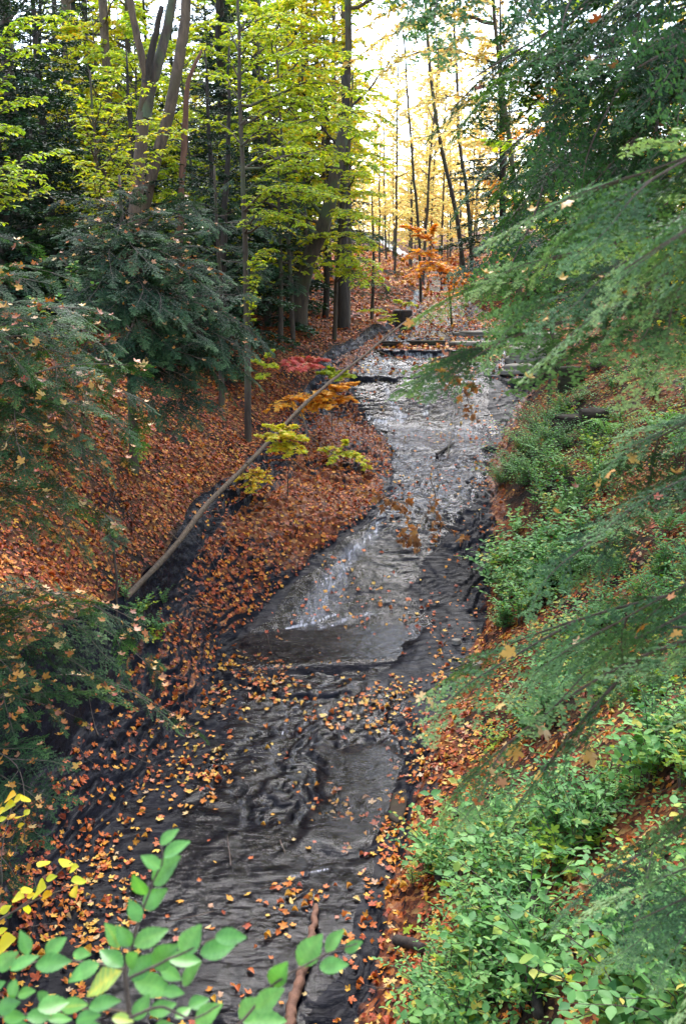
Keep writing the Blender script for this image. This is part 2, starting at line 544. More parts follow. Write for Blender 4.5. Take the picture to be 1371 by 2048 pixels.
def ground_mat():
    m, N, L = newmat('leaf_strewn_soil')
    g = N.new('ShaderNodeNewGeometry')
    vo = N.new('ShaderNodeTexVoronoi'); vo.inputs['Scale'].default_value = 21
    L.new(g.outputs['Position'], vo.inputs['Vector'])
    sep = N.new('ShaderNodeSeparateColor'); L.new(vo.outputs['Color'], sep.inputs[0])
    r = ramp(N, [(0, (.03, .015, .01)), (.35, (.10, .03, .015)), (.6, (.19, .055, .02)), (.8, (.26, .10, .03)), (1, (.30, .17, .06))])
    L.new(sep.outputs[0], r.inputs[0])
    nz = N.new('ShaderNodeTexNoise'); nz.inputs['Scale'].default_value = 1.3; nz.inputs['Detail'].default_value = 5
    L.new(g.outputs['Position'], nz.inputs['Vector'])
    r2 = ramp(N, [(.42, (0, 0, 0)), (.62, (1, 1, 1))])
    L.new(nz.outputs[0], r2.inputs[0])
    mx = N.new('ShaderNodeMix'); mx.data_type = 'RGBA'
    L.new(r2.outputs[0], mx.inputs[0]); L.new(r.outputs[0], mx.inputs[6]); mx.inputs[7].default_value = (.028, .019, .014, 1)
    b = N.new('ShaderNodeBsdfPrincipled'); b.inputs['Roughness'].default_value = .9; b.inputs['Specular IOR Level'].default_value = .1
    L.new(mx.outputs[2], b.inputs['Base Color'])
    bp = N.new('ShaderNodeBump'); bp.inputs['Distance'].default_value = .03; bp.inputs['Strength'].default_value = .8
    L.new(vo.outputs['Distance'], bp.inputs['Height']); L.new(bp.outputs[0], b.inputs['Normal'])
    o = N.new('ShaderNodeOutputMaterial'); L.new(b.outputs[0], o.inputs[0])
    return m


def rock_mat(name='wet_shale', c1=(.0025, .0025, .0034), c2=(.016, .0158, .021), rough=(.12, .4), tan=(.03, .023, .017), tanf=.2, mulch=False):
    m, N, L = newmat(name)
    g = N.new('ShaderNodeNewGeometry')
    mp = N.new('ShaderNodeMapping'); mp.inputs['Scale'].default_value = (1, 1, 7)
    L.new(g.outputs['Position'], mp.inputs[0])
    nz = N.new('ShaderNodeTexNoise'); nz.inputs['Scale'].default_value = 2.2; nz.inputs['Detail'].default_value = 9; nz.inputs['Roughness'].default_value = .65
    L.new(mp.outputs[0], nz.inputs['Vector'])
    r = ramp(N, [(.3, c1), (.68, c2)])
    L.new(nz.outputs[0], r.inputs[0])
    n2 = N.new('ShaderNodeTexNoise'); n2.inputs['Scale'].default_value = .9; n2.inputs['Detail'].default_value = 5
    L.new(g.outputs['Position'], n2.inputs['Vector'])
    r2 = ramp(N, [(.5, (0, 0, 0)), (.75, (tanf,) * 3)])
    L.new(n2.outputs[0], r2.inputs[0])
    mx = N.new('ShaderNodeMix'); mx.data_type = 'RGBA'
    L.new(r2.outputs[0], mx.inputs[0]); L.new(r.outputs[0], mx.inputs[6]); mx.inputs[7].default_value = (*tan, 1)
    col = mx.outputs[2]
    if mulch:
        vo = N.new('ShaderNodeTexVoronoi'); vo.inputs['Scale'].default_value = 14
        L.new(g.outputs['Position'], vo.inputs['Vector'])
        sp_ = N.new('ShaderNodeSeparateColor'); L.new(vo.outputs['Color'], sp_.inputs[0])
        rm = ramp(N, [(0, (.03, .014, .009)), (.4, (.12, .03, .012)), (.7, (.20, .06, .018)), (1, (.28, .12, .04))])
        L.new(sp_.outputs[0], rm.inputs[0])
        at = N.new('ShaderNodeAttribute'); at.attribute_name = 'rnd'
        nk = N.new('ShaderNodeTexNoise'); nk.inputs['Scale'].default_value = 7; nk.inputs['Detail'].default_value = 6
        L.new(g.outputs['Position'], nk.inputs['Vector'])
        fac = math_n(N, L, 'MULTIPLY', math_n(N, L, 'SUBTRACT', math_n(N, L, 'ADD', at.outputs['Fac'], nk.outputs[0]), .95), 5, True)
        mm = N.new('ShaderNodeMix'); mm.data_type = 'RGBA'
        L.new(fac, mm.inputs[0]); L.new(col, mm.inputs[6]); L.new(rm.outputs[0], mm.inputs[7])
        col = mm.outputs[2]
    b = N.new('ShaderNodeBsdfPrincipled')
    L.new(col, b.inputs['Base Color'])
    rr = N.new('ShaderNodeMapRange'); rr.inputs[1].default_value = .35; rr.inputs[2].default_value = .65
    rr.inputs[3].default_value = rough[0]; rr.inputs[4].default_value = rough[1]
    n3 = N.new('ShaderNodeTexNoise'); n3.inputs['Scale'].default_value = 5; n3.inputs['Detail'].default_value = 4
    L.new(g.outputs['Position'], n3.inputs['Vector'])
    L.new(n3.outputs[0], rr.inputs[0]); L.new(rr.outputs[0], b.inputs['Roughness'])
    n4 = N.new('ShaderNodeTexNoise'); n4.inputs['Scale'].default_value = 14; n4.inputs['Detail'].default_value = 7; n4.inputs['Roughness'].default_value = .6
    mp4 = N.new('ShaderNodeMapping'); mp4.inputs['Scale'].default_value = (.5, 1.1, 4)
    L.new(g.outputs['Position'], mp4.inputs[0]); L.new(mp4.outputs[0], n4.inputs['Vector'])
    bp = N.new('ShaderNodeBump'); bp.inputs['Distance'].default_value = .03; bp.inputs['Strength'].default_value = .4
    L.new(n4.outputs[0], bp.inputs['Height']); L.new(bp.outputs[0], b.inputs['Normal'])
    b.inputs['Specular IOR Level'].default_value = .045
    o = N.new('ShaderNodeOutputMaterial'); L.new(b.outputs[0], o.inputs[0])
    return m


M['soil'] = ground_mat()
M['shale'] = rock_mat(mulch=True)
M['slab'] = rock_mat('pale_shale_slab', (.13, .11, .09), (.36, .31, .25), (.35, .7), (.06, .07, .035), .5)
M['boulder'] = rock_mat('dark_ledge_rock', (.012, .010, .008), (.07, .052, .036), (.6, .9), (.035, .05, .018), .7)
iL1 = int(np.argmin(np.abs(sc - 2)))
iER = int(np.argmin(np.abs(sc - 5.3)))
tag(grid_mesh('creek_bed', iL1, iER, M['shale']), kind='structure')
tag(grid_mesh('forest_floor', 0, iL1, M['soil']), kind='structure')
tag(grid_mesh('creek_bank', iER, len(sc) - 1, M['soil']), kind='structure')
# ground behind and below the viewpoint
b = MB()
b.add([(-300, -120, 0), (300, -120, 0), (300, 2.05, -.3), (-300, 2.05, -.3)], [[0, 1, 2, 3]])
tag(b.build('ground', M['soil']), kind='structure')

# ------------------------------------------------------------------ water
WAT = np.array([   # Y, left, right as fraction of EL..ER
 [2.0, .25, .98], [6.7, .18, .92], [8, .22, .90], [9.1, .22, .92], [11, .18, .93], [12.4, .12, .80], [13.2, .10, .70], [14.0, .02, .72],
 [15.1, .05, .75], [16.0, .02, .55], [16.9, .06, .60], [18, .05, .75], [20, .02, .92], [24, .0, .95], [26.5, .02, .80], [30, .02, .85], [40, .05, .95], [60, .1, .9]])


def blur(A, ky, kx):
    for ax, k in ((0, ky), (1, kx)):
        w = np.exp(-.5 * (np.arange(-2 * k, 2 * k + 1) / k) ** 2); w /= w.sum()
        A = np.apply_along_axis(lambda v: np.convolve(np.pad(v, 2 * k, mode='edge'), w, 'valid'), ax, A)
    return A


c0 = int(np.argmin(np.abs(sc - 4))); c1 = int(np.argmin(np.abs(sc - 5)))
r1_ = int(np.argmin(np.abs(rows - 62)))
Xw = XG[:r1_, c0:c1 + 1]; Yw = YG[:r1_, c0:c1 + 1]
Zw = blur(ZG[:r1_, c0:c1 + 1], 1, 1)
_q = sm(Yw, 17.5, 19)
Zw = Zw * (1 - _q) + blur(Zw, 1, 3) * _q + .007
# plunge pool and the shallow basins stand level
Zw = np.maximum(Zw, .19 - .3 * sm(np.abs(Yw - 14.3 - .12 * Xw), .7, 1.2))
Zw = np.maximum(Zw, .016 - .2 * sm(np.abs(Yw - 10.3 + .25 * fbm(Xw * 1.3, Yw * 0, 3, 66)), .9, 1.7) - .2 * sm(np.abs(Xw - .25 + .2 * fbm(Yw * 1.1, Xw * 0, 3, 67)), .45, .8))
Zw = Zw + .003 * fbm(Xw * 5, Yw * 3.2, 3, 71)
tw = np.clip(SG[:r1_, c0:c1 + 1] - 4, 0, 1)
wl = np.interp(Yw, WAT[:, 0], WAT[:, 1]) + .05 * fbm(Yw * .9, Xw * .3, 3, 81)
wr = np.interp(Yw, WAT[:, 0], WAT[:, 2]) + .06 * fbm(Yw * .8, Xw * .3 + 9, 3, 82)
inside = (tw > wl) & (tw < wr)


def foam_glint_line(pts, w0, w1):
    """distance falloff to a run of white water or painted glint given by spots of the photograph"""
    g = np.array([ghit(*p)[:2] for p in pts])
    out = np.zeros_like(Xw)
    n = len(g) - 1
    for k in range(n):
        a, c = g[k], g[k + 1]
        d = c - a
        t = np.clip(((Xw - a[0]) * d[0] + (Yw - a[1]) * d[1]) / (d @ d), 0, 1)
        q = np.hypot(Xw - a[0] - t * d[0], Yw - a[1] - t * d[1])
        w = w0 + (w1 - w0) * (k + t) / n
        out = np.maximum(out, np.exp(-(q / w) ** 2))
    return out


foam_glint = np.zeros_like(Xw)
for pts, w0, w1, k in [
    ([(772, 1015), (745, 1070), (700, 1110), (665, 1160), (640, 1205), (618, 1240)], .10, .40, .45),
    ([(700, 1120), (690, 1170), (670, 1215)], .12, .25, .30),
    ([(575, 1262), (600, 1252), (625, 1247), (650, 1238), (668, 1231)], .05, .05, .75),
    ([(640, 1262), (700, 1236), (760, 1225)], .10, .08, .45),
    ([(768, 768), (778, 795), (795, 825), (800, 840)], .06, .2, .7),
    ([(692, 782), (710, 810), (745, 838), (768, 845)], .05, .12, 1.0),
    ([(745, 842), (790, 838), (815, 832)], .12, .10, .65),
    ([(880, 770), (890, 800), (895, 830)], .2, .3, .3),
    ([(760, 714), (800, 712), (850, 708), (880, 705)], .3, .3, .55),
    ([(925, 920), (890, 960), (900, 1010)], .3, .3, .18),
    ([(770, 690), (820, 688), (870, 684)], .12, .12, .6),
    ([(850, 772), (856, 800), (850, 828)], .05, .12, .6),
    ([(905, 835), (900, 858), (910, 885)], .2, .25, .2),
    ([(560, 1400), (575, 1440), (560, 1480)], .018, .018, .5),  # from here on, near streaks: ripple glints painted white
    ([(480, 1420), (500, 1470)], .02, .02, .4),
    ([(590, 1755), (630, 1745), (655, 1740)], .04, .03, .5),
    ([(640, 1430), (620, 1490), (600, 1530)], .03, .02, .3),
    ([(650, 1620), (640, 1680), (630, 1760)], .03, .03, .12),
]:
    foam_glint = np.maximum(foam_glint, k * foam_glint_line(pts, w0, w1))


def water_mat():
    m, N, L = newmat('running_water')
    g = N.new('ShaderNodeNewGeometry')
    a = N.new('ShaderNodeAttribute'); a.attribute_name = 'rnd'
    mp = N.new('ShaderNodeMapping'); mp.inputs['Scale'].default_value = (.8, 1.5, 1.5); mp.inputs['Rotation'].default_value = (0, 0, .45)
    L.new(g.outputs['Position'], mp.inputs[0])
    n1 = N.new('ShaderNodeTexNoise'); n1.inputs['Scale'].default_value = 8.5; n1.inputs['Detail'].default_value = 4; n1.inputs['Distortion'].default_value = .6
    L.new(mp.outputs[0], n1.inputs['Vector'])
    bp = N.new('ShaderNodeBump'); bp.inputs['Distance'].default_value = .05; bp.inputs['Strength'].default_value = .3
    L.new(n1.outputs[0], bp.inputs['Height'])
    gl = N.new('ShaderNodeBsdfGlossy'); gl.inputs['Roughness'].default_value = .09
    L.new(bp.outputs[0], gl.inputs['Normal'])
    tr = N.new('ShaderNodeBsdfTransparent'); tr.inputs[0].default_value = (.72, .70, .70, 1)
    fr = N.new('ShaderNodeFresnel'); fr.inputs['IOR'].default_value = 1.185
    L.new(bp.outputs[0], fr.inputs['Normal'])
    mx = N.new('ShaderNodeMixShader')
    L.new(fr.outputs[0], mx.inputs[0]); L.new(tr.outputs[0], mx.inputs[1]); L.new(gl.outputs[0], mx.inputs[2])
    # white water, and painted near glints, in streaks that run with the flow
    mp2 = N.new('ShaderNodeMapping'); mp2.inputs['Scale'].default_value = (7, 1.6, 1.6); mp2.inputs['Rotation'].default_value = (0, 0, .3)
    L.new(g.outputs['Position'], mp2.inputs[0])
    n2 = N.new('ShaderNodeTexNoise'); n2.inputs['Scale'].default_value = 2.6; n2.inputs['Detail'].default_value = 8; n2.inputs['Roughness'].default_value = .75; n2.inputs['Distortion'].default_value = .8
    L.new(mp2.outputs[0], n2.inputs['Vector'])
    k = math_n(N, L, 'MULTIPLY', a.outputs['Fac'], math_n(N, L, 'MULTIPLY', math_n(N, L, 'SUBTRACT', n2.outputs[0], .30), 3.0, True), True)
    k = math_n(N, L, 'MULTIPLY', math_n(N, L, 'SUBTRACT', k, .13), 1.5, True)
    df = N.new('ShaderNodeBsdfDiffuse'); df.inputs[0].default_value = (.5, .49, .51, 1)
    m2 = N.new('ShaderNodeMixShader')
    L.new(k, m2.inputs[0]); L.new(mx.outputs[0], m2.inputs[1]); L.new(df.outputs[0], m2.inputs[2])
    o = N.new('ShaderNodeOutputMaterial'); L.new(m2.outputs[0], o.inputs[0])
    return m


M['water'] = water_mat()
n, m_ = Xw.shape
i = np.arange(n - 1)[:, None] * m_
j = np.arange(m_ - 1)[None]
F = np.stack((i + j, i + j + 1, i + m_ + j + 1, i + m_ + j), -1)
keep = inside[:-1, :-1] & inside[1:, 1:]
b = MB()
b.add(np.stack((Xw, Yw, Zw), -1), F[keep], foam_glint.ravel())
tag(b.build('creek_water', M['water'], smooth=True), kind='structure')

# ------------------------------------------------------------------ fallen leaves
half = [(0, 0), (-.03, .30), (.18, .22), (.30, .47), (.52, .55), (.53, .18), (.74, .21), (1, 0)]
full_half = [(0, 0), (-.12, .20), (-.02, .34), (.08, .30), (.19, .22), (.25, .36), (.29, .50), (.39, .46), (.53, .58), (.52, .42), (.60, .40), (.52, .30), (.55, .17), (.68, .24), (.76, .22), (.80, .11), (1, 0)]


def star(hf, curl, seed=0):
    h = np.array(hf)
    o = np.concatenate((h, h[-2:0:-1] * (1, -1)))
    r2 = ((o - (.4, 0)) ** 2).sum(1)
    z = curl * r2
    V = np.concatenate((np.c_[o, z], [[.38, 0, 0]]))
    n = len(o)
    F = np.stack((np.arange(n), (np.arange(n) + 1) % n, np.full(n, n)), -1)[:, ::-1]
    return V, F


MAPLE = [star(half, c) for c in (.5, -.45, .15, .9)]
def oval(wd, curl):
    o = np.array([(0, 0, 0), (.2, .6, .1), (.5, .8, .2), (.8, .42, .1), (1, 0, 0), (.8, -.42, .1), (.5, -.8, .2), (.2, -.6, .1), (.5, 0, 0)]) * (1, wd, 1)
    o[:, 2] = np.abs(o[:, 1]) * curl - .35 * curl * (o[:, 0] - .5) ** 2
    return o, np.array([(i, (i + 1) % 8, 8) for i in range(8)])[:, ::-1]


BEECH = [oval(.38, .9), oval(.33, -.5), oval(.45, 1.6)]
MAPLE_FINE = [star(full_half, c) for c in (.35, -.4)]


def litter(N, x0, x1, y0, y1, dens, size=(.036, .082), tilt=.35, lift=.012):
    """leaves lying on the ground; dens(x, Y, s) = chance that a leaf stays"""
    x = rng.uniform(x0, x1, N); Y = rng.uniform(y0, y1, N)
    s = x_to_s(x, Y)
    z, zb, rk, _ = height(x, Y, s, True)
    e = .035
    gx = (height(x + e, Y) - height(x - e, Y)) / (2 * e)
    gy = (height(x, Y + e) - height(x, Y - e)) / (2 * e)
    nz = 1 / np.sqrt(1 + gx ** 2 + gy ** 2)
    p = dens(x, Y, s) * np.where(rk > .3, np.where((s < 4) & (s > 3), sm(nz, .52, .80), sm(nz, .66, .90)), sm(nz, .3, .55))
    k = rng.random(N) < p
    x, Y, z, gx, gy, s = (q[k] for q in (x, Y, z, gx, gy, s))
    n = len(x)
    g = np.clip(np.stack((gx, gy), 1), -1, 1)
    up = nrm(np.c_[-g, np.ones(n)] + rng.normal(size=(n, 3)) * tilt * rng.random((n, 1)))
    a = rng.uniform(0, 2 * math.pi, n)
    d = np.c_[np.cos(a), np.sin(a), np.zeros(n)]
    d = nrm(d - up * (d * up).sum(1, keepdims=True))
    S = rng.uniform(*size, n) * np.where(rng.random(n) < .12, 1.25, 1)
    T = np.c_[x, Y, z + lift + rng.random(n) * .02 * (s < 4)] - d * (S * .4)[:, None]
    S3 = np.c_[S, S * rng.uniform(.8, 1.1, n), S]
    return frames(d, up), T, S3, n


def clump(x, Y, f=1.2, lo=-.1, hi=.5, seed=5):
    return sm(fbm(x * f, Y * f, 3, seed), lo, hi)


lit = MB()


def strew(*a, hue=(0, 1), **k):
    R, T, S, n = litter(*a, **k)
    v = np.clip(rng.beta(1.15, 1.15, n) * (hue[1] - hue[0]) + hue[0], 0, 1)
    w = rng.integers(0, 7, n)
    for t in range(7):
        q = w == t
        # maple stars, and narrower beech and cherry leaves among them
        lit.inst(MAPLE[t] if t < 4 else BEECH[t - 4], R[q], T[q], S[q], v[q])
    return n


nl = 0
# near bank and ledges
nl += strew(75000, -7.5, .8, 4, 20, lambda x, Y, s: np.where(s < 2, .62 + .3 * clump(x, Y, 1.6, -.3, .3, 15), np.where(s < 4, 1.0 * (1 - sm(s, 3.5, 4.0) * .35) * (.5 + .5 * clump(x, Y, .9, -.45, .1)), 0)), hue=(.0, .76))
nl += strew(34000, -9, 1.3, 20, 32, lambda x, Y, s: np.where(s < 2, .75, np.where(s < 4, .8, 0)), hue=(.0, .72))
nl += strew(26000, -22, 4, 32, 55, lambda x, Y, s: np.where(s < 4, .8, 0), size=(.09, .15), hue=(.0, .75))
# creek bed
nl += strew(20000, -3.2, 3, 4, 14, lambda x, Y, s: np.where((s > 4) & (s < 5), .03 + .50 * clump(x * 1.2, Y * .8, 1.5, .12, .6, 6) + .30 * sm(s, 4.8, 5) + .28 * (1 - sm(s, 4.0, 4.3)), 0), hue=(.35, .95), lift=.022)
nl += strew(14000, -2, 5.5, 14, 27, lambda x, Y, s: np.where((s > 4) & (s < 5), .03 + .20 * clump(x, Y, 1.1, .1, .6, 8) + .16 * sm(s, 4.6, 4.9), 0), hue=(.2, .85), lift=.02)
nl += strew(9000, 0, 7, 27, 58, lambda x, Y, s: np.where((s > 4) & (s < 5), .25 + .6 * clump(x, Y, .7, -.1, .4, 9), 0), size=(.09, .14), hue=(.2, .85), lift=.02)
# the other bank
nl += strew(30000, 0, 6.5, 4, 16, lambda x, Y, s: np.where(s > 5, np.where(s < 6, .85, .55 * (.3 + .7 * clump(x, Y, .8, -.4, .3, 12))), 0), hue=(.2, .95))
nl += strew(34000, 2.5, 13, 16, 36, lambda x, Y, s: np.where(s > 5, .55 * (.35 + .65 * clump(x, Y, .7, -.4, .3, 13)), 0), hue=(.1, .85))
nl += strew(14000, 6, 24, 30, 60, lambda x, Y, s: np.where(s > 5, .8, 0), size=(.09, .15), hue=(.2, .9))
nl += strew(26000, -14, 40, 55, 110, lambda x, Y, s: np.where(np.abs(s - 4.5) > .5, .9, .3), size=(.2, .34), hue=(.3, .85))
tag(lit.build('fallen_leaves', M['litter']), kind='stuff')
print('litter', nl)

tw_ = MB()
for _ in range(520):
    x = rng.uniform(-7, 6); y = rng.uniform(5, 24)
    s_ = float(x_to_s(np.array([x]), np.array([y]))[0])
    if 4 < s_ < 5 and rng.random() < .8: continue
    a = rng.uniform(0, 6.28); l_ = rng.uniform(.12, .6)
    q = np.array([(x + math.cos(a) * l_ * (f - .5), y + math.sin(a) * l_ * (f - .5) + rng.normal() * .012, 0) for f in (0, .33, .66, 1)])
    q[:, 2] = height(q[:, 0], q[:, 1]) + .025 + rng.uniform(0, .02, 4)
    tw_.tube(q, np.linspace(rng.uniform(.003, .008), .002, 4), 4, cap=False)
tag(tw_.build('fallen_twigs', M['twig']), kind='stuff')

# ------------------------------------------------------------------ sky and sun
w = bpy.data.worlds.new('World'); SC.world = w; w.use_nodes = True
N = w.node_tree.nodes; L = w.node_tree.links
N.clear()
sky = N.new('ShaderNodeTexSky'); sky.sky_type = 'NISHITA'; sky.sun_disc = False
SUN_EL, SUN_AZ = rad(52), rad(3)     # azimuth from +Y towards +X
sky.sun_elevation = SUN_EL; sky.sun_rotation = SUN_AZ
sky.air_density = 1.0; sky.dust_density = 1.2; sky.ozone_density = 1.0; sky.altitude = 200
bg = N.new('ShaderNodeBackground'); bg.inputs[1].default_value = .15
hs = N.new('ShaderNodeHueSaturation'); hs.inputs['Saturation'].default_value = .8      # thin high cloud whitens the sky
L.new(sky.outputs[0], hs.inputs['Color']); L.new(hs.outputs[0], bg.inputs[0])
wo = N.new('ShaderNodeOutputWorld'); L.new(bg.outputs[0], wo.inputs[0])
sd = bpy.data.lights.new('sun', 'SUN'); sd.energy = 1.1; sd.angle = rad(40); sd.color = (1, .97, .94)
so = bpy.data.objects.new('sun', sd); COL.objects.link(so)
sv = Vector((math.sin(SUN_AZ) * math.cos(SUN_EL), math.cos(SUN_AZ) * math.cos(SUN_EL), math.sin(SUN_EL)))
so.rotation_euler = sv.to_track_quat('Z', 'Y').to_euler()
so.location = sv * 50
SC.view_settings.view_transform = 'Standard'; SC.view_settings.look = 'None'
SC.view_settings.exposure = 2.55; SC.view_settings.gamma = 1
SC.cycles.max_bounces = 6; SC.cycles.diffuse_bounces = 2; SC.cycles.glossy_bounces = 3
SC.cycles.transmission_bounces = 3; SC.cycles.transparent_max_bounces = 8
SC.cycles.caustics_reflective = False; SC.cycles.caustics_refractive = False
SC.cycles.sample_clamp_indirect = 6
try:
    SC.cycles.use_denoising = True; SC.cycles.denoiser = 'OPENIMAGEDENOISE'
except Exception as e:
    print(e)
# ------------------------------------------------------------------ leaf shapes and hemlock branches
DIAMOND = (np.array([(0, 0, 0), (.45, .27, .07), (1, 0, -.04), (.45, -.27, .07)]), np.array([(0, 2, 1), (0, 3, 2)]))
OVATE = (np.array([(0, 0, 0), (.22, .19, .03), (.5, .25, .05), (.8, .13, .02), (1, 0, -.07), (.8, -.13, .02), (.5, -.25, .05), (.22, -.19, .03), (.25, 0, -.01), (.55, 0, -.02)]),
         np.array([(0, 8, 1), (1, 8, 2), (8, 9, 2), (2, 9, 3), (9, 4, 3), (0, 7, 8), (7, 6, 8), (8, 6, 9), (6, 5, 9), (9, 5, 4)]))
NEED = (np.array([(0, -.5, 0), (.55, -.55, .03), (1, 0, -.02), (.55, .55, .03), (0, .5, 0)]), np.array([(0, 1, 4), (4, 1, 3), (1, 2, 3)]))


def rot_in_plane(d, n, ang):
    """turn d about n"""
    c, s = math.cos(ang), math.sin(ang)
    return d * c + np.cross(n, d) * s + n * (n @ d) * (1 - c)


def hemlock_branch(seed, L=1.0, fine=1.0, width=.40, gap=.15, nl=.0125, nw=.0026, sp=.0042, hang=.22, tumble=.25):
    """one flat, drooping spray along +X, unit length"""
    r = np.random.default_rng(seed)
    b = MB()
    nax = 22
    t = np.linspace(0, 1, nax)
    ax = np.c_[t * L, (.10 * np.sin(t * 3.1) * r.uniform(-1, 1) + .025 * np.sin(t * 9 + r.uniform(0, 6))) * L * t, (-.20 * t ** 2 + .20 * t) * L * r.uniform(.4, 1.2)]
    b.tube(ax, (.0065 * (1 - t) + .0009) * L, 5, rnd=.3, mat=1)
    tw = []          # start, end
    ns = int(30 / fine ** .5)
    for k in range(ns):
        f = .10 + .88 * (k + r.uniform(-.3, .3)) / ns
        if f > .99 or r.random() < gap * (1 - f): continue
        p = np.array([np.interp(f, t, ax[:, c]) for c in range(3)])
        side = 1 if k % 2 else -1
        ang = side * rad(r.uniform(42, 64))
        prof = width * L * (min(1, f / .22) ** .7) * (1 - f) ** .75 + .03 * L
        ln = prof * r.uniform(.6, 1.12)
        d = np.array((math.cos(ang), math.sin(ang), r.uniform(-hang, .04)))
        d = nrm(d)
        m = max(3, int(ln / (.045 * fine)))
        q = p.copy()
        dd = d.copy()
        seg = ln / m
        for j in range(m):
            q2 = q + dd * seg
            tw.append((q, q2))
            # short twigs off the branchlet
            g = (j + .5) / m
            for sd in (-1, 1):
                if r.random() < .12: continue
                tl = min(.42 * ln * (1 - g) + .018 * L, .11 * L) * r.uniform(.6, 1.1)
                td = rot_in_plane(dd, np.array((0, 0, 1.0)), sd * rad(r.uniform(38, 60)))
                td[2] += r.uniform(-.12 - hang * .5 + .1, .08 + tumble * .2)
                tw.append((q, q + nrm(td) * tl))
            q = q2
            dd = nrm(dd + np.array((.10, 0, -.035)) + r.normal(size=3) * (.05, .05, .03))
    for k in range(nax - 1):
        if k > 3: tw.append((ax[k], ax[k + 1]))
    A = np.array([a for a, c in tw]); B = np.array([c for a, c in tw])
    ln = np.linalg.norm(B - A, axis=1)
    # twig wood
    d = nrm(B - A)
    side = nrm(np.cross(d, (0, 0, 1.0))) * .0011 * L * min(1, fine)
    V = np.stack((A - side, A + side, B), 1).reshape(-1, 3)
    b.add(V, np.arange(len(V)).reshape(-1, 3), .3, 1)
    cnt = np.maximum(2, (ln / (sp * L * fine)).astype(int))
    idx = np.repeat(np.arange(len(tw)), cnt)
    f = r.random(len(idx))
    pos = A[idx] + (B - A)[idx] * f[:, None]
    sd = np.where(r.random(len(idx)) < .5, -1.0, 1.0)
    lat = np.cross(np.array((0, 0, 1.0)), d[idx]) * sd[:, None]
    nd = nrm(d[idx] * r.uniform(.15, .6, (len(idx), 1)) + lat + np.c_[np.zeros((len(idx), 2)), r.uniform(-.25, .35, len(idx))])
    S = nl * L * fine * r.uniform(.65, 1.15, len(idx))
    up = np.array((0, 0, 1.0)) + r.normal(size=(len(idx), 3)) * tumble
    # youngest growth near the tips is paler
    rn = np.clip(-.02 + .30 * r.random(len(idx)) + .62 * sm(pos[:, 0] / L + .5 * np.abs(pos[:, 1]) / L, .35, 1.05) + .3 * (r.random(len(tw))[idx] - .4), 0, 1)
    b.inst(NEED, frames(nd, up), pos, np.c_[S, np.full(len(S), nw * L * fine), S], rn, 0)
    return b


SPRAY = [hemlock_branch(100 + k, fine=1.6, width=.46, gap=.18, hang=.35, tumble=.35, nw=.0046, nl=.0130) for k in range(3)]
SPRAY2 = [hemlock_branch(200 + k, fine=2.2, width=.50, gap=.1, hang=.45, tumble=.5, nw=.0056, nl=.014) for k in range(3)]


def bough(seed, src, n=10):
    """a whole bough: curved sagging axis with sprays to both sides, unit length"""
    r = np.random.default_rng(seed)
    b = MB()
    t = np.linspace(0, 1, 20)
    ax = np.c_[t, r.uniform(-.22, .22) * np.sin(t * 3.1) + .02 * np.sin(t * 11 + r.uniform(0, 6)), r.uniform(.06, .22) * np.sin(t * 3.1) - r.uniform(.0, .05) * np.sin(t * 6.2)]
    b.tube(ax, .0052 * (1 - t) + .0008, 6, rnd=.3, mat=1)
    for k in range(n + 1):
        f = .16 + .84 * k / n if k < n else .93
        p = np.array([np.interp(min(f, 1), t, ax[:, c]) for c in range(3)])
        i = min(18, int(f * 19))
        d = nrm(ax[i + 1] - ax[i])
        sd = (1 if k % 2 else -1) * (0 if k == n else 1)
        d = rot_in_plane(d, np.array((0, 0, 1.0)), sd * rad(r.uniform(28, 62)) + r.normal() * .08)
        d[2] += -r.uniform(.0, .42)
        d = nrm(d)
        ln = (.32 * (1 - f) ** .6 + .14) * r.uniform(.65, 1.2)
        up = nrm(np.array((r.normal() * .3, r.normal() * .3, 1.0)))
        R = frames(d[None], up)[0]
        q = src[r.integers(0, len(src))]
        off = r.uniform(-.25, .2)
        for V, rn in zip(q.v, q.r):
            b.v.append(V @ (R.T * ln) + p); b.r.append(np.clip(rn + off, 0, 1))
        for F, mt in q.f:
            b.f.append((F + b.n, mt))
        b.n += q.n
    mx_ = max(v[:, 0].max() for v in b.v)
    b.v = [v / mx_ for v in b.v]
    return b


HEM_LIT = [bough(150 + k, SPRAY).mesh('branch', [M['needle_lit_tone'], M['twig']]) for k in range(5)]
HEM_SHADE = [bough(170 + k, SPRAY, 9).mesh('branch', [M['needle_shade_tone'], M['twig']]) for k in range(4)]
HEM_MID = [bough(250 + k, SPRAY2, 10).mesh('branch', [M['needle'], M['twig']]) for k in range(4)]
HEM_LOW = [hemlock_branch(300 + k, fine=3.4, nl=.015, nw=.0046, sp=.0040, width=.46, hang=.8, tumble=.9) for k in range(3)]


BOUGHS = {}


def bough_points(tree, n):
    """spots on the sprays of a hemlock"""
    L_ = BOUGHS[tree]
    out = []
    for me, mt, off in L_:
        k = max(1, n // len(L_) + 1)
        ids = rng.integers(0, len(me.vertices), k)
        c = np.array([me.vertices[int(i)].co[:] for i in ids])
        out.append(c @ mt[:3, :3].T + mt[:3, 3] + off)
    out = np.concatenate(out)
    return out[rng.permutation(len(out))[:n]]


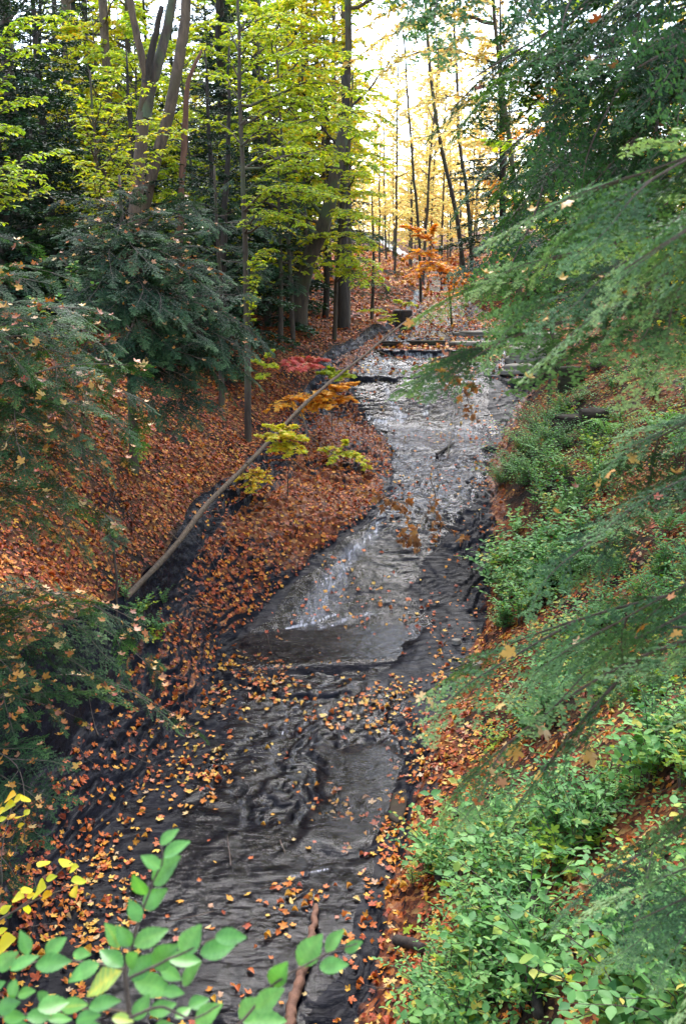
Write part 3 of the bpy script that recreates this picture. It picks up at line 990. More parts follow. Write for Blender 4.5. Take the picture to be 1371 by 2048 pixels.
def place_branch(meshes, B, T, parent, k=None, roll=0, wide=1.0, flip=False):
    """a branch from B to T as a part of its tree"""
    B = np.asarray(B, float); T = np.asarray(T, float)
    d = T - B
    ln = np.linalg.norm(d)
    d = d / ln
    R = frames(d[None], (0, 0, 1.0))[0]
    if roll:
        c, s = math.cos(roll), math.sin(roll)
        R = R @ np.array(((1, 0, 0), (0, c, -s), (0, s, c)))
    me = meshes[(k if k is not None else random.randrange(99)) % len(meshes)]
    o = link('branch', me, parent)
    from mathutils import Matrix
    mt = Matrix.Identity(4)
    sc_ = (ln, ln * wide, ln)
    for a in range(3):
        for c in range(3):
            mt[a][c] = R[a][c] * sc_[c]
        mt[a][3] = B[a] - parent.location[a]
    o.matrix_basis = mt
    BOUGHS.setdefault(parent.name, []).append((me, np.array(mt), np.array(parent.location)))
    return o


def hemlock_tree_mesh(seed, Ht, r_, base=1.2, n=64, droop=.15, cut=1.0):
    """trunk and crown of a whole hemlock, as two builders"""
    r = np.random.default_rng(seed)
    wd = MB(); cr = MB()
    zz = np.linspace(0, Ht, 14)
    tx = np.c_[np.cumsum(r.normal(size=14)) * .03, np.cumsum(r.normal(size=14)) * .03, zz - .3]
    wd.tube(tx, .16 * Ht / 12 * (1 - zz / Ht) ** .8 + .015, 8)
    for k in range(n):
        h = base + (Ht - base) * (k / n) ** .9
        f = (h - base) / (Ht - base)
        ln = r_ * ((1 - f) ** .8 * .95 + .07) * r.uniform(.65, 1.15)
        az = k * 2.399 + r.uniform(-.5, .5)
        el = -droop + .55 * f + r.uniform(-.15, .15)
        d = np.array((math.cos(az) * math.cos(el), math.sin(az) * math.cos(el), math.sin(el)))
        R = frames(d[None], (0, 0, 1.0))
        p = np.array([np.interp(h, zz, tx[:, 0]), np.interp(h, zz, tx[:, 1]), h - .3])
        src = HEM_LOW[r.integers(0, len(HEM_LOW))]
        off = r.uniform(-.12, .12)
        for V, (F, mt), rn in zip(src.v, src.f, src.r):
            cr.v.append(V @ (R[0].T * ln) + p)
            cr.r.append(np.clip(rn + off, 0, 1))
        # face indices were stored against the source builder
        for F, mt in src.f:
            cr.f.append((F + cr.n, mt))
        cr.n += src.n
    return wd, cr


def leafy(wood, leaf, B, T, width, size, tmpl=DIAMOND, sp=None, r0=.012, droop=.12, nlat=12, flat=.25, mid=None, hue=(0, 1), dens=1.0, wob=.01):
    """a broad-leaved branch from B to T: side twigs in a near-level plane, leaves along them"""
    B = np.asarray(B, float); T = np.asarray(T, float)
    ln = np.linalg.norm(T - B)
    m = [B] + ([np.asarray(q, float) for q in mid] if mid is not None else [B + (T - B) * .5 + np.array((0, 0, .08 * ln))]) + [T]
    ax = path(m, 16, wob * ln)
    tt = np.linspace(0, 1, 16)
    wood.tube(ax, r0 * (1 - tt) + .0025, 5)
    sp = sp or size * .55
    segs_ = [(ax[i], ax[i + 1]) for i in range(5, 15)]
    for k in range(nlat):
        f = .14 + .86 * (k + rng.uniform(-.3, .3)) / nlat
        p = np.array([np.interp(f, tt, ax[:, c]) for c in range(3)])
        i = min(14, int(f * 15)); i = max(i, 0)
        d = nrm(ax[i + 1] - ax[i])
        upn = np.array((0, 0, 1.0))
        sd = 1 if k % 2 else -1
        d2 = rot_in_plane(d, upn, sd * rad(rng.uniform(35, 65)))
        d2[2] = d2[2] * .5 + rng.normal() * flat * .4
        l2 = width * (min(1, f / .3) ** .6) * (1 - f * .75) * rng.uniform(.55, 1.1)
        q = path([p, p + d2 * l2 * .5 + np.array((0, 0, .03 * l2)), p + d2 * l2 - np.array((0, 0, droop * l2))], 6)
        wood.tube(q, np.linspace(r0 * .4, .002, 6), 4, cap=False)
        segs_ += [(q[i], q[i + 1]) for i in range(1, 5)]
        for j in range(rng.integers(1, 4)):
            a = rng.integers(1, 4)
            d3 = rot_in_plane(nrm(q[a + 1] - q[a]), upn, rng.choice((-1, 1)) * rad(rng.uniform(30, 55)))
            e = q[a] + d3 * l2 * rng.uniform(.25, .45) - np.array((0, 0, .3 * droop * l2))
            wood.tube([q[a], e], [.003, .0015], 3, cap=False)
            segs_.append((q[a], (q[a] + e) / 2)); segs_.append(((q[a] + e) / 2, e))
    A = np.array([s[0] for s in segs_]); E = np.array([s[1] for s in segs_])
    sl = np.linalg.norm(E - A, axis=1)
    n = np.maximum(1, (sl / sp * dens + rng.random(len(sl))).astype(int))
    ix = np.repeat(np.arange(len(A)), n)
    N_ = len(ix)
    pos = A[ix] + (E - A)[ix] * rng.random((N_, 1))
    dd = nrm(E - A)[ix]
    side = np.cross((0, 0, 1.0), dd) * np.where(rng.random(N_) < .5, -1, 1)[:, None]
    ld = nrm(dd * rng.uniform(.2, .9, (N_, 1)) + side + np.c_[np.zeros((N_, 2)), rng.uniform(-.55, .1, N_)])
    up = np.array((0, 0, 1.0)) + rng.normal(size=(N_, 3)) * flat
    S = size * rng.uniform(.6, 1.15, N_)
    leaf.inst(tmpl, frames(ld, up), pos, S, np.clip(rng.normal((hue[0] + hue[1]) / 2, (hue[1] - hue[0]) / 3.2, N_), 0, 1))


def broad_mesh(seed, Ht, cb, cr_, nl, size, r0, dens=1.0, lean=.03, nlat=9, up=(.2, .7), fork=False):
    """trunk and crown of a whole broad-leaved tree, as two builders"""
    global rng
    keep_, rng = rng, np.random.default_rng(seed)
    wd = MB(); lf = MB()
    zz = np.linspace(0, Ht, 16)
    tx = np.c_[np.cumsum(rng.normal(size=16)) * lean * Ht / 14, np.cumsum(rng.normal(size=16)) * lean * Ht / 14, zz - .3]
    tx[:, :2] -= tx[0, :2]
    wd.tube(tx, r0 * (1 - zz / Ht) ** .75 + .012, 8, rough=.12)
    for k in range(nl):
        f = ((k + rng.uniform(0, .8)) / nl)
        h = cb + (Ht - cb) * f
        p = np.array([np.interp(h, zz, tx[:, 0]), np.interp(h, zz, tx[:, 1]), h - .3])
        az = k * 2.399 + rng.uniform(-.6, .6)
        el = rng.uniform(*up) * (.5 + f)
        ln = cr_ * (1 - .65 * max(0, f - .3)) * rng.uniform(.6, 1.1)
        d = np.array((math.cos(az) * math.cos(el), math.sin(az) * math.cos(el), math.sin(el)))
        leafy(wd, lf, p, p + d * ln, ln * .45, size, nlat=nlat, r0=.035 * ln / 2.5, dens=dens, flat=.75, hue=(.05 + .3 * (rng.random()), .95))
    rng = keep_
    return wd, lf


def proto(kind, label, cat, group, wd, lf, bark, leafm, foliage='crown'):
    root = thing(kind, label, cat, group=group)
    a = wd.build('trunk', bark, root, smooth=True)
    c = lf.build(foliage, leafm, root)
    KIDS[root.name] = [a, c]
    return root


def recolour(root_new, mat, children):
    for c in children:
        if c.name.startswith('crown'):
            c.material_slots[0].link = 'OBJECT'
            c.material_slots[0].material = mat


# ------------------------------------------------------------------ the woods behind
used = {}


def forest(pr, spots, group, label, sc=(.85, 1.15), mat=None):
    for k, (x, y) in enumerate(spots):
        s_ = rng.uniform(*sc)
        loc = (x, y, H(x, y))
        rz = rng.uniform(0, 6.28)
        if pr.name not in used:
            used[pr.name] = 1
            o = pr
            o.location = loc; o.rotation_euler = (rng.normal() * .02, rng.normal() * .02, rz); o.scale = (s_,) * 3
            o['label'] = label; o['group'] = group
            kids = KIDS[pr.name]
        else:
            o = dup(pr, loc, rz, s_, label, group)
            o.rotation_euler = (rng.normal() * .02, rng.normal() * .02, rz)
            kids = [c for c in o.children]
        if mat is not None:
            for c in kids:
                if c.name.startswith('crown'):
                    c.material_slots[0].link = 'OBJECT'
                    c.material_slots[0].material = mat


def scatter_in(n, x0, x1, y0, y1, md, avoid=None, seed=0):
    r = np.random.default_rng(seed)
    out = []
    tries = 0
    while len(out) < n and tries < 6000:
        tries += 1
        x, y = r.uniform(x0, x1), r.uniform(y0, y1)
        if avoid and avoid(x, y): continue
        if all((x - a) ** 2 + (y - c) ** 2 > md * md for a, c in out): out.append((x, y))
    return out


def pxof(x, y):
    return CX + FPX * x / (y * CT + (y * 0 + 2.0) * ST)


fir = [hemlock_tree_mesh(11, 13, 3.1, 1.2, 105), hemlock_tree_mesh(12, 16, 3.4, 2.0, 110), hemlock_tree_mesh(13, 6.5, 2.1, .4, 60)]
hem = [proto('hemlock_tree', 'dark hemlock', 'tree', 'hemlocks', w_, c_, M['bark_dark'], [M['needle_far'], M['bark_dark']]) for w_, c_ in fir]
tall = [proto('broadleaf_tree', 'tall tree', 'tree', 'tall trees', *broad_mesh(s_, 20, 5.5, 3.8, 30, .20, .18, dens=4.0, nlat=11), M['bark'], M['lime']) for s_ in (21, 22)]
under = [proto('broadleaf_tree', 'small tree', 'tree', 'small trees', *broad_mesh(s_, 9, 1.8, 2.7, 28, .13, .06, up=(0, .5), dens=4.0, nlat=11), M['bark'], M['yellow']) for s_ in (31, 32)]
thin = [proto('broadleaf_tree', 'thin tree', 'tree', 'thin trees', *broad_mesh(s_, 17, 3.5, 2.4, 26, .20, .075, dens=3.2, up=(.3, .9)), M['bark'], M['peach']) for s_ in (41, 42)]
pole_t = proto('broadleaf_tree', 'pole', 'tree', 'poles', *broad_mesh(51, 19, 9, 1.8, 14, .18, .085, dens=1.6, up=(.5, 1.0)), M['bark'], M['yellow'])

not_gap = lambda x, y: 690 < pxof(x, y) < 1000
left_ok = lambda x, y: pxof(x, y) > 700 or x_to_s(np.array([x]), np.array([y]))[0] > 2.5
# left wood
forest(hem[0], scatter_in(12, -17, -1, 25, 44, 3.2, left_ok, 1), 'dark hemlocks deep in the wood', 'tall dark hemlock standing deep in the wood on the leaf-covered bank')
forest(hem[1], scatter_in(10, -26, 0, 40, 75, 4.0, left_ok, 2), 'hemlocks far back in the wood', 'far hemlock with a high dark crown, back in the wood')
forest(hem[2], scatter_in(9, -9, -.5, 22, 36, 2.2, left_ok, 3), 'young hemlocks under the trees', 'low young hemlock growing under the taller trees')
forest(under[0], scatter_in(13, -16, -1, 26, 48, 2.6, left_ok, 4), 'yellow saplings in the wood', 'small yellow-leaved beech under taller trees', mat=M['yellow'])
forest(under[1], scatter_in(12, -20, 0, 30, 60, 3.0, left_ok, 5), 'yellow-green saplings in the wood', 'small yellow-green maple among the dark hemlocks', mat=M['lime'])
forest(tall[0], scatter_in(12, -24, 0, 34, 70, 3.4, left_ok, 6), 'tall trees of the wood', 'tall tree with a yellow-green crown above the hemlocks', mat=M['lime'])
forest(tall[1], scatter_in(10, -40, 0, 60, 110, 4.5, left_ok, 7), 'tall yellow trees far back', 'tall far tree with a yellow crown', mat=M['yellow'])
# gap upstream
gapx = lambda x, y: not (690 < pxof(x, y) < 1010) or 4 < x_to_s(np.array([x]), np.array([y]))[0] < 5 and y < 62
forest(thin[0], scatter_in(11, 0, 26, 50, 110, 3.0, gapx, 8), 'thin orange trees upstream', 'slender tree with thin pale orange leaves in the bright gap upstream', mat=M['peach'])
forest(thin[1], scatter_in(12, 0, 34, 75, 150, 3.6, gapx, 9), 'thin pale trees far upstream', 'far slender tree with sparse golden leaves beyond the creek', mat=M['peach'])
forest(under[0], scatter_in(16, 0, 34, 62, 130, 3.0, gapx, 10), 'orange bushes upstream', 'low orange-leaved tree on the far slope upstream', mat=M['peach'])
forest(pole_t, scatter_in(7, 1, 20, 50, 100, 2.2, gapx, 14), 'bare trunks upstream', 'thin straight trunk, nearly bare, in the bright gap upstream', mat=M['peach'])
# right wood
rgt = lambda x, y: pxof(x, y) < 1000 or x_to_s(np.array([x]), np.array([y]))[0] < 6.2
forest(hem[0], scatter_in(6, 7, 22, 20, 50, 3.4, rgt, 15), 'hemlocks on the far bank', 'dark hemlock on the bank opposite the leaning pole')
forest(under[0], scatter_in(12, 6, 22, 18, 50, 2.4, rgt, 16), 'yellow trees behind the hemlock boughs', 'small yellow tree behind the near hemlock boughs', mat=M['yellow'])
forest(under[1], scatter_in(10, 8, 34, 35, 80, 3.2, rgt, 17), 'gold trees behind the hemlock boughs', 'small gold-leaved tree farther up behind the near hemlock boughs', mat=M['orange'])
forest(tall[0], scatter_in(10, 10, 40, 36, 90, 4.0, rgt, 18), 'tall trees behind the hemlock boughs', 'tall yellow tree behind the near hemlock boughs', mat=M['yellow'])
for pr in hem + tall + under + thin + [pole_t]:
    if pr.name not in used: print('UNUSED', pr.name)

canopy = proto('broadleaf_tree', 'canopy tree', 'tree', 'canopy trees', *broad_mesh(61, 21, 9.3, 5.2, 34, .17, .13, dens=3.5, nlat=12, up=(.0, .5)), M['bark'], M['lime'])
forest(canopy, [(.12, 32.3), (8.2, 21), (9.5, 26.5)], 'tall trees over the creek', 'tall tree whose high crown spreads over the creek above the view', sc=(.97, 1.06))
# the wood goes on behind and beside the viewpoint
forest(tall[1], [(-9, -4), (8, -6), (-4, -13), (5, -15), (-14, 6), (14, 8), (-11, 14), (0, -22), (12, -14), (-13, -14)], 'tall trees behind the viewpoint', 'tall yellow-green tree on the bank near the footbridge', mat=M['lime'])
forest(hem[1], [(-7.5, 1), (8.5, -1), (-10, 8), (-3, -18)], 'hemlocks behind the viewpoint', 'dark hemlock on the bank near the footbridge')

# ------------------------------------------------------------------ distant woods that read as one mass
fw = MB()
n = 26000
a = rng.uniform(-.75, .75, n); d = rng.uniform(120, 240, n)
x = np.sin(a) * d; y = np.cos(a) * d
gz = height(x, y)
hmax = 8 + 9 * (fbm(x * .06, y * .06, 3, 91) + .6) * (1 - .75 * np.exp(-((CX + FPX * x / y - 830) / 130) ** 2))
z = gz + np.maximum(hmax, 1.5) * rng.random(n) ** .8
dirs = nrm(rng.normal(size=(n, 3)))
fw.inst(DIAMOND, frames(dirs, nrm(rng.normal(size=(n, 3)))), np.c_[x, y, z], rng.uniform(.5, 1.3, n), rng.random(n))
tag(fw.build('far_woods', M['peach']), kind='stuff')
# ------------------------------------------------------------------ trees of the near wood, each after the photograph
def trunk_path(base, ups, n=18, wob=.012):
    """trunk from the ground through spots of the photograph: ups = (px, py, Y)"""
    p0 = np.array((base[0], base[1], H(base[0], base[1]) - .25))
    return path([p0] + [P(*q) for q in ups], n, wob)


def gbase(px, py, Y):
    q = P(px, py, Y)
    return (q[0], q[1])


# the forked tree
bx = gbase(278, 722, 22)
t = thing('forked_tree', 'large pale-barked tree whose trunk forks high above the dark hemlocks', 'tree', (bx[0], bx[1], H(*bx)))
off = np.array(t.location)
tr = MB()
pts = trunk_path(bx, [(268, 600, 22), (274, 420, 22), (281, 300, 22), (288, 225, 22)], 20)
tr.tube(pts - off, np.linspace(.185, .12, 20), 12, rough=.10)
tr.build('trunk', M['bark_pale'], t, smooth=True)
for ups, r_ in (([(282, 240, 22), (292, 160, 21.9), (272, 70, 21.8), (255, -40, 21.8), (250, -160, 21.8)], .085), ([(290, 235, 22), (312, 140, 22.1), (338, 40, 22.3), (352, -60, 22.4), (360, -160, 22.5)], .115)):
    l_ = MB()
    q = path([P(*u) for u in ups], 18, .012)
    l_.tube(q - off, np.linspace(r_, r_ * .7, 18), 10, rough=.14)
    l_.build('limb', M['bark_pale'] if r_ < .1 else M['bark'], t, smooth=True)
l_ = MB()
l_.tube(path([P(291, 165, 21.9), P(305, 90, 21.8), P(324, 12, 21.7)], 10, .01) - off, np.linspace(.09, .05, 10), 8, rough=.1)
l_.build('limb', M['bark_dark'], t, smooth=True)

bx = gbase(262, 600, 24.5)
t = thing('leaning_tree', 'tan smooth trunk leaning away from the forked tree', 'tree', (bx[0], bx[1], H(*bx)))
off = np.array(t.location)
tr = MB()
tr.tube(trunk_path(bx, [(285, 430, 24.5), (318, 300, 24.5), (345, 190, 24.5), (366, 60, 24.6), (378, -120, 24.8)], 24, .01) - off, np.linspace(.16, .11, 24), 12, rough=.08)
tr.build('trunk', M['bark_pale'], t, smooth=True)
bx = gbase(345, 560, 25)
t = thing('broken_snag', 'bare reddish snag with a bent broken top', 'dead tree', (bx[0], bx[1], H(*bx)))
off = np.array(t.location)
tr = MB()
tr.tube(trunk_path(bx, [(358, 330, 25), (366, 215, 25), (378, 150, 25), (403, 102, 25)], 20, .02) - off, np.r_[np.linspace(.095, .075, 15), np.linspace(.07, .035, 5)], 9, rough=.2)
tr.build('trunk', M['bark_red'], t, smooth=True)

# straight trunks of the wood, each at its own place
for (px, py, Y), ups, r_, mt, lab in [
    ((42, 520, 27), [(38, 400, 27), (20, 200, 27), (12, 0, 27), (8, -120, 27)], .19, 'bark', 'grey-brown straight trunk near the edge of the wood, left of the forked tree'),
    ((214, 560, 36), [(213, 300, 36), (210, 150, 36), (203, -100, 36)], .20, 'bark_pale', 'grey straight trunk behind the forked tree'),
    ((140, 560, 40), [(138, 300, 40), (135, 100, 40), (128, -100, 40)], .24, 'bark_pale', 'pale trunk behind the dark hemlocks, between two grey trunks'),
    ((112, 560, 42), [(115, 300, 42), (110, 100, 42), (104, -100, 42)], .13, 'bark', 'slim grey trunk close beside a thicker pale trunk'),
    ((448, 560, 33), [(446, 300, 33), (442, 150, 33), (440, -100, 33)], .17, 'bark_dark', 'dark upright trunk between the leaning tan trunk and the slim sapling'),
    ((515, 560, 45), [(513, 300, 45), (511, 100, 45), (514, -100, 45)], .22, 'bark', 'grey trunk just beyond the slim yellow sapling'),
    ((606, 560, 40), [(610, 300, 40), (608, 150, 40), (604, -100, 40)], .19, 'bark', 'thick trunk rising out of the yellow-green leaves'),
    ((692, 560, 50), [(690, 300, 50), (688, 130, 50), (683, -100, 50)], .17, 'bark', 'dark trunk standing against the bright sky by the gap'),
    ((598, 620, 29), [(606, 560, 29), (625, 500, 29), (650, 440, 29), (668, 360, 29), (690, 240, 29.2)], .24, 'bark', 'thick brown trunk leaning over the bank above the rock ledge'),
    ((688, 655, 31.5), [(683, 560, 31.5), (686, 450, 31.5), (692, 330, 31.5), (690, 150, 31.5)], .19, 'bark_dark', 'black trunk standing at the lip of the upper falls'),
    ((650, 610, 34), [(652, 520, 34), (655, 420, 34), (652, 200, 34)], .11, 'bark_dark', 'thin black trunk behind the leaning brown trunk'),
]:
    bx = gbase(px, py, Y)
    t = thing('tree', lab, 'tree', (bx[0], bx[1], H(*bx)))
    off = np.array(t.location)
    tr = MB()
    pp = trunk_path(bx, ups, 22, .012)
    rr = np.linspace(r_, r_ * .65, 22); rr[:2] *= (1.35, 1.12)
    tr.tube(pp - off, rr, 10, rough=.1)
    tr.build('trunk', M[mt], t, smooth=True)
    for k in range(3):
        f = rng.uniform(.45, .95)
        p = pp[int(f * 21)]
        lm = MB()
        a = rng.uniform(0, 6.28)
        d = np.array((math.cos(a), math.sin(a), rng.uniform(.3, 1.1)))
        lm.tube(path([p, p + d * .8, p + d * 1.6 + (0, 0, .3)], 8, .03) - off, np.linspace(r_ * .25, .01, 8), 6)
        lm.build('limb', M[mt], t, smooth=True)

# two leaning stems in the gap
for (px, py), ups, r_, lab in [
    ((937, 535), [(912, 420), (885, 290), (868, 190), (855, 60), (848, -60)], .12, 'leaning slender trunk in the bright gap, with another close beside it'),
    ((948, 532), [(936, 420), (921, 290), (914, 150), (908, 20), (905, -60)], .10, 'straighter slender trunk beside the leaning one in the bright gap'),
    ((842, 545), [(832, 430), (820, 310), (812, 200), (806, 60)], .08, 'thin dark trunk beside the creek where it bends out of sight')]:
    bx = gbase(px, py, 50)
    t = thing('tree', lab, 'tree', (bx[0], bx[1], H(*bx)))
    off = np.array(t.location)
    tr = MB()
    tr.tube(trunk_path(bx, [(a, c, 50) for a, c in ups], 22, .02) - off, np.linspace(r_, r_ * .5, 22), 8)
    tr.build('trunk', M['bark'], t, smooth=True)
    wd, lf = MB(), MB()
    for k in range(9):
        a, c = ups[1 + k % (len(ups) - 1)]
        q = P(a, c + rng.uniform(-30, 30), 50)
        az = rng.uniform(0, 6.28)
        leafy(lf, lf, q - off, q - off + np.array((math.cos(az), math.sin(az), .6)) * rng.uniform(1.2, 2.4), 1.0, .17, nlat=8, dens=.8, flat=.8)
    lf.build('crown', M['peach'], t)


# ------------------------------------------------------------------ leafy saplings
def sapling(name, lab, cat, base, ups, r_, mat, tips, size, bark='bark', group=None, tmpl=OVATE, width=.32, dens=1.0, hue=(0, 1), flat=.28):
    """slim trunk through ups; tips = (px, py, Y, f) with f the place along the trunk where the branch leaves"""
    t = thing(name, lab, cat, (base[0], base[1], H(*base)), group=group)
    off = np.array(t.location)
    tr = MB()
    pp = trunk_path(base, ups, 24, .008)
    tr.tube(pp - off, np.linspace(r_, r_ * .3, 24), 8)
    tr.build('trunk', M[bark], t, smooth=True)
    wd, lf = MB(), MB()
    for px, py, Y, f in tips:
        B = pp[int(np.clip(f, 0, 1) * 23)]
        T = P(px, py, Y)
        l_ = np.linalg.norm(T - B)
        mid = B + (T - B) * .5 + np.array((0, 0, .13 * l_))
        leafy(wd, lf, B - off, T - off, min(width * l_, 1.1), size, tmpl, r0=.008 + .007 * l_, nlat=int(8 + 5 * l_), mid=[mid - off], hue=hue, dens=dens, flat=flat)
    wd.build('limb', M[bark], t)
    lf.build('crown', M[mat], t)
    return t


sapling('beech_sapling', 'slim sapling with layered yellow-green leaves standing beside the leaf-covered ledge', 'tree', gbase(497, 845, 20),
        [(492, 600, 20), (487, 400, 20), (481, 200, 20), (478, 60, 20), (476, -80, 20)], .075, 'yellow',
        [(560, 430, 18.5, .5), (640, 385, 18.6, .55), (700, 400, 19, .55), (560, 370, 20, .55), (680, 340, 20, .6), (770, 345, 20.5, .62), (640, 300, 21, .62), (760, 290, 20.5, .66), (600, 250, 19, .66), (735, 235, 19.5, .7),
         (650, 200, 20, .72), (760, 190, 21, .75), (560, 170, 19.5, .74), (690, 140, 20.5, .78), (600, 110, 20, .8), (740, 120, 21, .82), (560, 60, 19, .86), (650, 50, 20, .88), (520, 20, 20.5, .9),
         (400, 240, 20.5, .68), (420, 150, 21, .74), (380, 90, 20.5, .8), (430, 40, 21, .86), (545, 495, 18.8, .36), (515, 550, 19.3, .3), (620, 455, 18.4, .48)], .092, width=.36, dens=2.0, hue=(.0, .85))
sapling('beech_sapling', 'yellow-green sapling bending over the creek by the black trunk', 'tree', gbase(668, 640, 29),
        [(672, 560, 28.5), (680, 470, 28), (690, 380, 28), (700, 250, 28), (705, 150, 28)], .07, 'lime',
        [(720, 570, 25.5, .3), (765, 570, 26, .35), (745, 500, 26, .45), (760, 450, 26.5, .5), (700, 430, 25.5, .5), (770, 390, 27, .6), (640, 400, 26, .6), (730, 350, 26, .65), (780, 320, 27, .72), (660, 330, 26, .7), (750, 270, 27, .8), (690, 250, 26.5, .85), (720, 180, 27, .95), (705, 530, 26, .4), (790, 250, 28, .9)], .13, width=.4, dens=1.7, hue=(.3, 1))
sapling('beech_sapling', 'yellow sapling with level sprays in front of the pale forked trunk', 'tree', gbase(212, 640, 19),
        [(208, 520, 19), (200, 400, 19), (190, 280, 19), (180, 140, 19)], .055, 'yellow',
        [(330, 300, 18, .62), (300, 330, 17.8, .58), (250, 300, 18, .62), (170, 320, 17.5, .58), (120, 300, 18, .62), (335, 225, 18.4, .7), (250, 210, 18, .74), (150, 230, 18, .74), (395, 255, 19, .72), (330, 160, 19, .82), (240, 130, 18.5, .85), (120, 160, 18.4, .85), (200, 350, 17.5, .5)], .10, width=.36, dens=1.3, hue=(.1, .95))
sapling('beech_sapling', 'yellow-green sapling with drooping sprays at the edge of the wood, beside a straight trunk', 'tree', gbase(-40, 700, 16),
        [(-45, 500, 16), (-40, 350, 16), (-30, 200, 16), (-20, 50, 16)], .06, 'lime',
        [(130, 300, 15.5, .6), (80, 350, 15, .55), (30, 330, 15, .58), (90, 195, 15.5, .75), (40, 250, 15, .7), (120, 90, 16, .88), (60, 30, 16, .95), (150, 20, 16.5, .95), (20, 150, 15.5, .82), (100, 370, 15.4, .5)], .10, width=.4, dens=1.4, hue=(.25, 1))
sapling('maple_sapling', 'small bright green sapling low among the dark hemlock boughs', 'tree', gbase(150, 690, 15),
        [(145, 620, 15), (140, 560, 15), (130, 520, 15)], .02, 'plant', [(190, 560, 14.6, .6), (120, 590, 14.5, .5), (60, 590, 14.6, .6), (150, 520, 14.8, .9), (200, 620, 14.5, .4), (40, 620, 14.6, .4)], .08, width=.4, dens=1.2)

sapling('maple_tree', 'high golden maple whose thin boughs spread across the bright sky over the creek', 'tree', gbase(1040, 590, 34),
        [(1035, 450, 34), (1020, 300, 34), (1000, 150, 34), (985, 0, 34), (975, -150, 34)], .12, 'peach',
        [(760, 150, 31, .7), (820, 60, 31, .8), (880, 120, 31.5, .75), (720, 60, 32, .85), (800, 230, 32, .6), (920, 40, 32, .85), (860, 20, 31, .88), (760, -20, 31, .92), (900, 220, 32.5, .6), (950, 130, 33, .75), (840, 180, 33, .7), (690, 130, 32, .8), (930, 290, 33, .5), (960, 20, 33, .9), (780, 290, 32.5, .5)], .17, width=.42, dens=1.1, flat=.5)
sapling('beech_sapling', 'tall yellow-green sapling filling the space left of the bright gap', 'tree', gbase(655, 600, 36),
        [(650, 480, 36), (648, 330, 36), (640, 180, 36), (632, 40, 36), (630, -90, 36)], .09, 'yellow',
        [(560, 120, 33, .75), (620, 60, 33, .85), (700, 90, 33.5, .8), (740, 180, 34, .7), (560, 30, 34, .88), (680, 0, 33.5, .92), (760, 250, 34, .6), (590, 200, 33, .68), (690, 220, 33, .66), (720, 300, 33.5, .55), (600, 300, 34, .55), (780, 330, 35, .5), (740, 30, 34.5, .9), (640, 150, 32.5, .78), (520, 180, 34, .72), (800, 210, 35, .66)], .15, width=.42, dens=1.7, hue=(.2, 1), flat=.5)

for (bx_, by_, Y), lab, mt in [((1400, 660, 15), 'yellow-leaved tree standing behind the dark drooping boughs', 'yellow'), ((1450, 640, 13), 'gold-leaved tree farthest behind the dark drooping boughs', 'yellow'), ((1110, 600, 24), 'small yellow tree just past the end of the grey-green boughs', 'lime')]:
    k_ = Y / 15
    sapling('yellow_tree', lab, 'tree', gbase(bx_, by_, Y), [(bx_ - 5, 450, Y), (bx_ - 10, 250, Y), (bx_ - 12, 50, Y), (bx_ - 14, -150, Y)], .06, mt,
            [(bx_ + a, c, Y + e, f) for a, c, e, f in [(-130, 480, -1, .3), (90, 470, -1, .3), (-100, 380, .5, .42), (120, 360, 0, .45), (-20, 400, -1.4, .4), (-140, 280, 0, .55), (60, 260, -1, .58), (-60, 200, -1, .64), (130, 180, 0, .68), (-110, 100, 0, .76), (60, 80, -1, .78), (-20, 20, -1, .84), (110, 10, 0, .86), (-120, -20, 0, .9), (0, 520, -1, .25), (140, 540, 0, .22)]], .11 * k_, width=.42, dens=1.5, hue=(.2, 1), flat=.5)

# small bright maples along the fallen pole
sapling('maple_seedling', 'small maple with pale yellow-green leaves beside the middle of the fallen pole', 'sapling', gbase(575, 960, 18), [(572, 900, 17.6), (566, 868, 17.4)], .012, 'yellow',
        [(515, 870, 17, .9), (545, 900, 16.9, .8), (612, 880, 17.1, .9), (595, 850, 17.3, 1), (530, 850, 17.2, 1), (575, 910, 16.8, .8), (605, 905, 16.8, .8), (560, 850, 17.4, 1), (540, 880, 16.8, .9), (580, 870, 16.9, .95)], .10, tmpl=MAPLE[2], width=.4, dens=.6, hue=(.55, 1))
sapling('maple_seedling', 'small maple with orange leaves next to the fallen pole above the falls', 'sapling', gbase(665, 850, 22), [(668, 800, 21.8), (672, 780, 21.6)], .012, 'orange',
        [(640, 800, 21, .9), (690, 775, 21.2, .95), (712, 765, 21.5, 1), (650, 815, 20.9, .7), (620, 820, 21, .7), (565, 810, 20.8, .6), (705, 800, 21.2, .6), (660, 770, 21.5, 1), (540, 818, 20.6, .6), (595, 825, 20.8, .6), (575, 795, 21, .7), (630, 790, 21, .8)], .125, tmpl=MAPLE[2], width=.42, dens=.65, hue=(.3, 1))
sapling('maple_seedling', 'small maple with pinkish red leaves on the bank above the fallen pole', 'sapling', gbase(620, 790, 24), [(618, 745, 23.8), (615, 730, 23.7)], .012, 'red',
        [(565, 725, 23, .9), (600, 740, 22.8, .9), (640, 735, 23.2, .9), (655, 720, 23.5, 1), (620, 715, 23.6, 1), (585, 715, 23.4, 1), (580, 740, 22.8, .9)], .13, tmpl=MAPLE[2], width=.45, dens=1.1, hue=(.4, 1))
sapling('maple_seedling', 'small yellow maple between the red one and the fallen pole', 'sapling', gbase(672, 780, 24.5), [(668, 755, 24.3), (666, 745, 24.2)], .010, 'yellow',
        [(640, 745, 23.8, .9), (690, 740, 24, .9), (705, 752, 23.9, .8), (660, 735, 24.2, 1), (675, 760, 23.6, .8)], .12, tmpl=MAPLE[2], width=.5, dens=1.6, hue=(.3, .8))
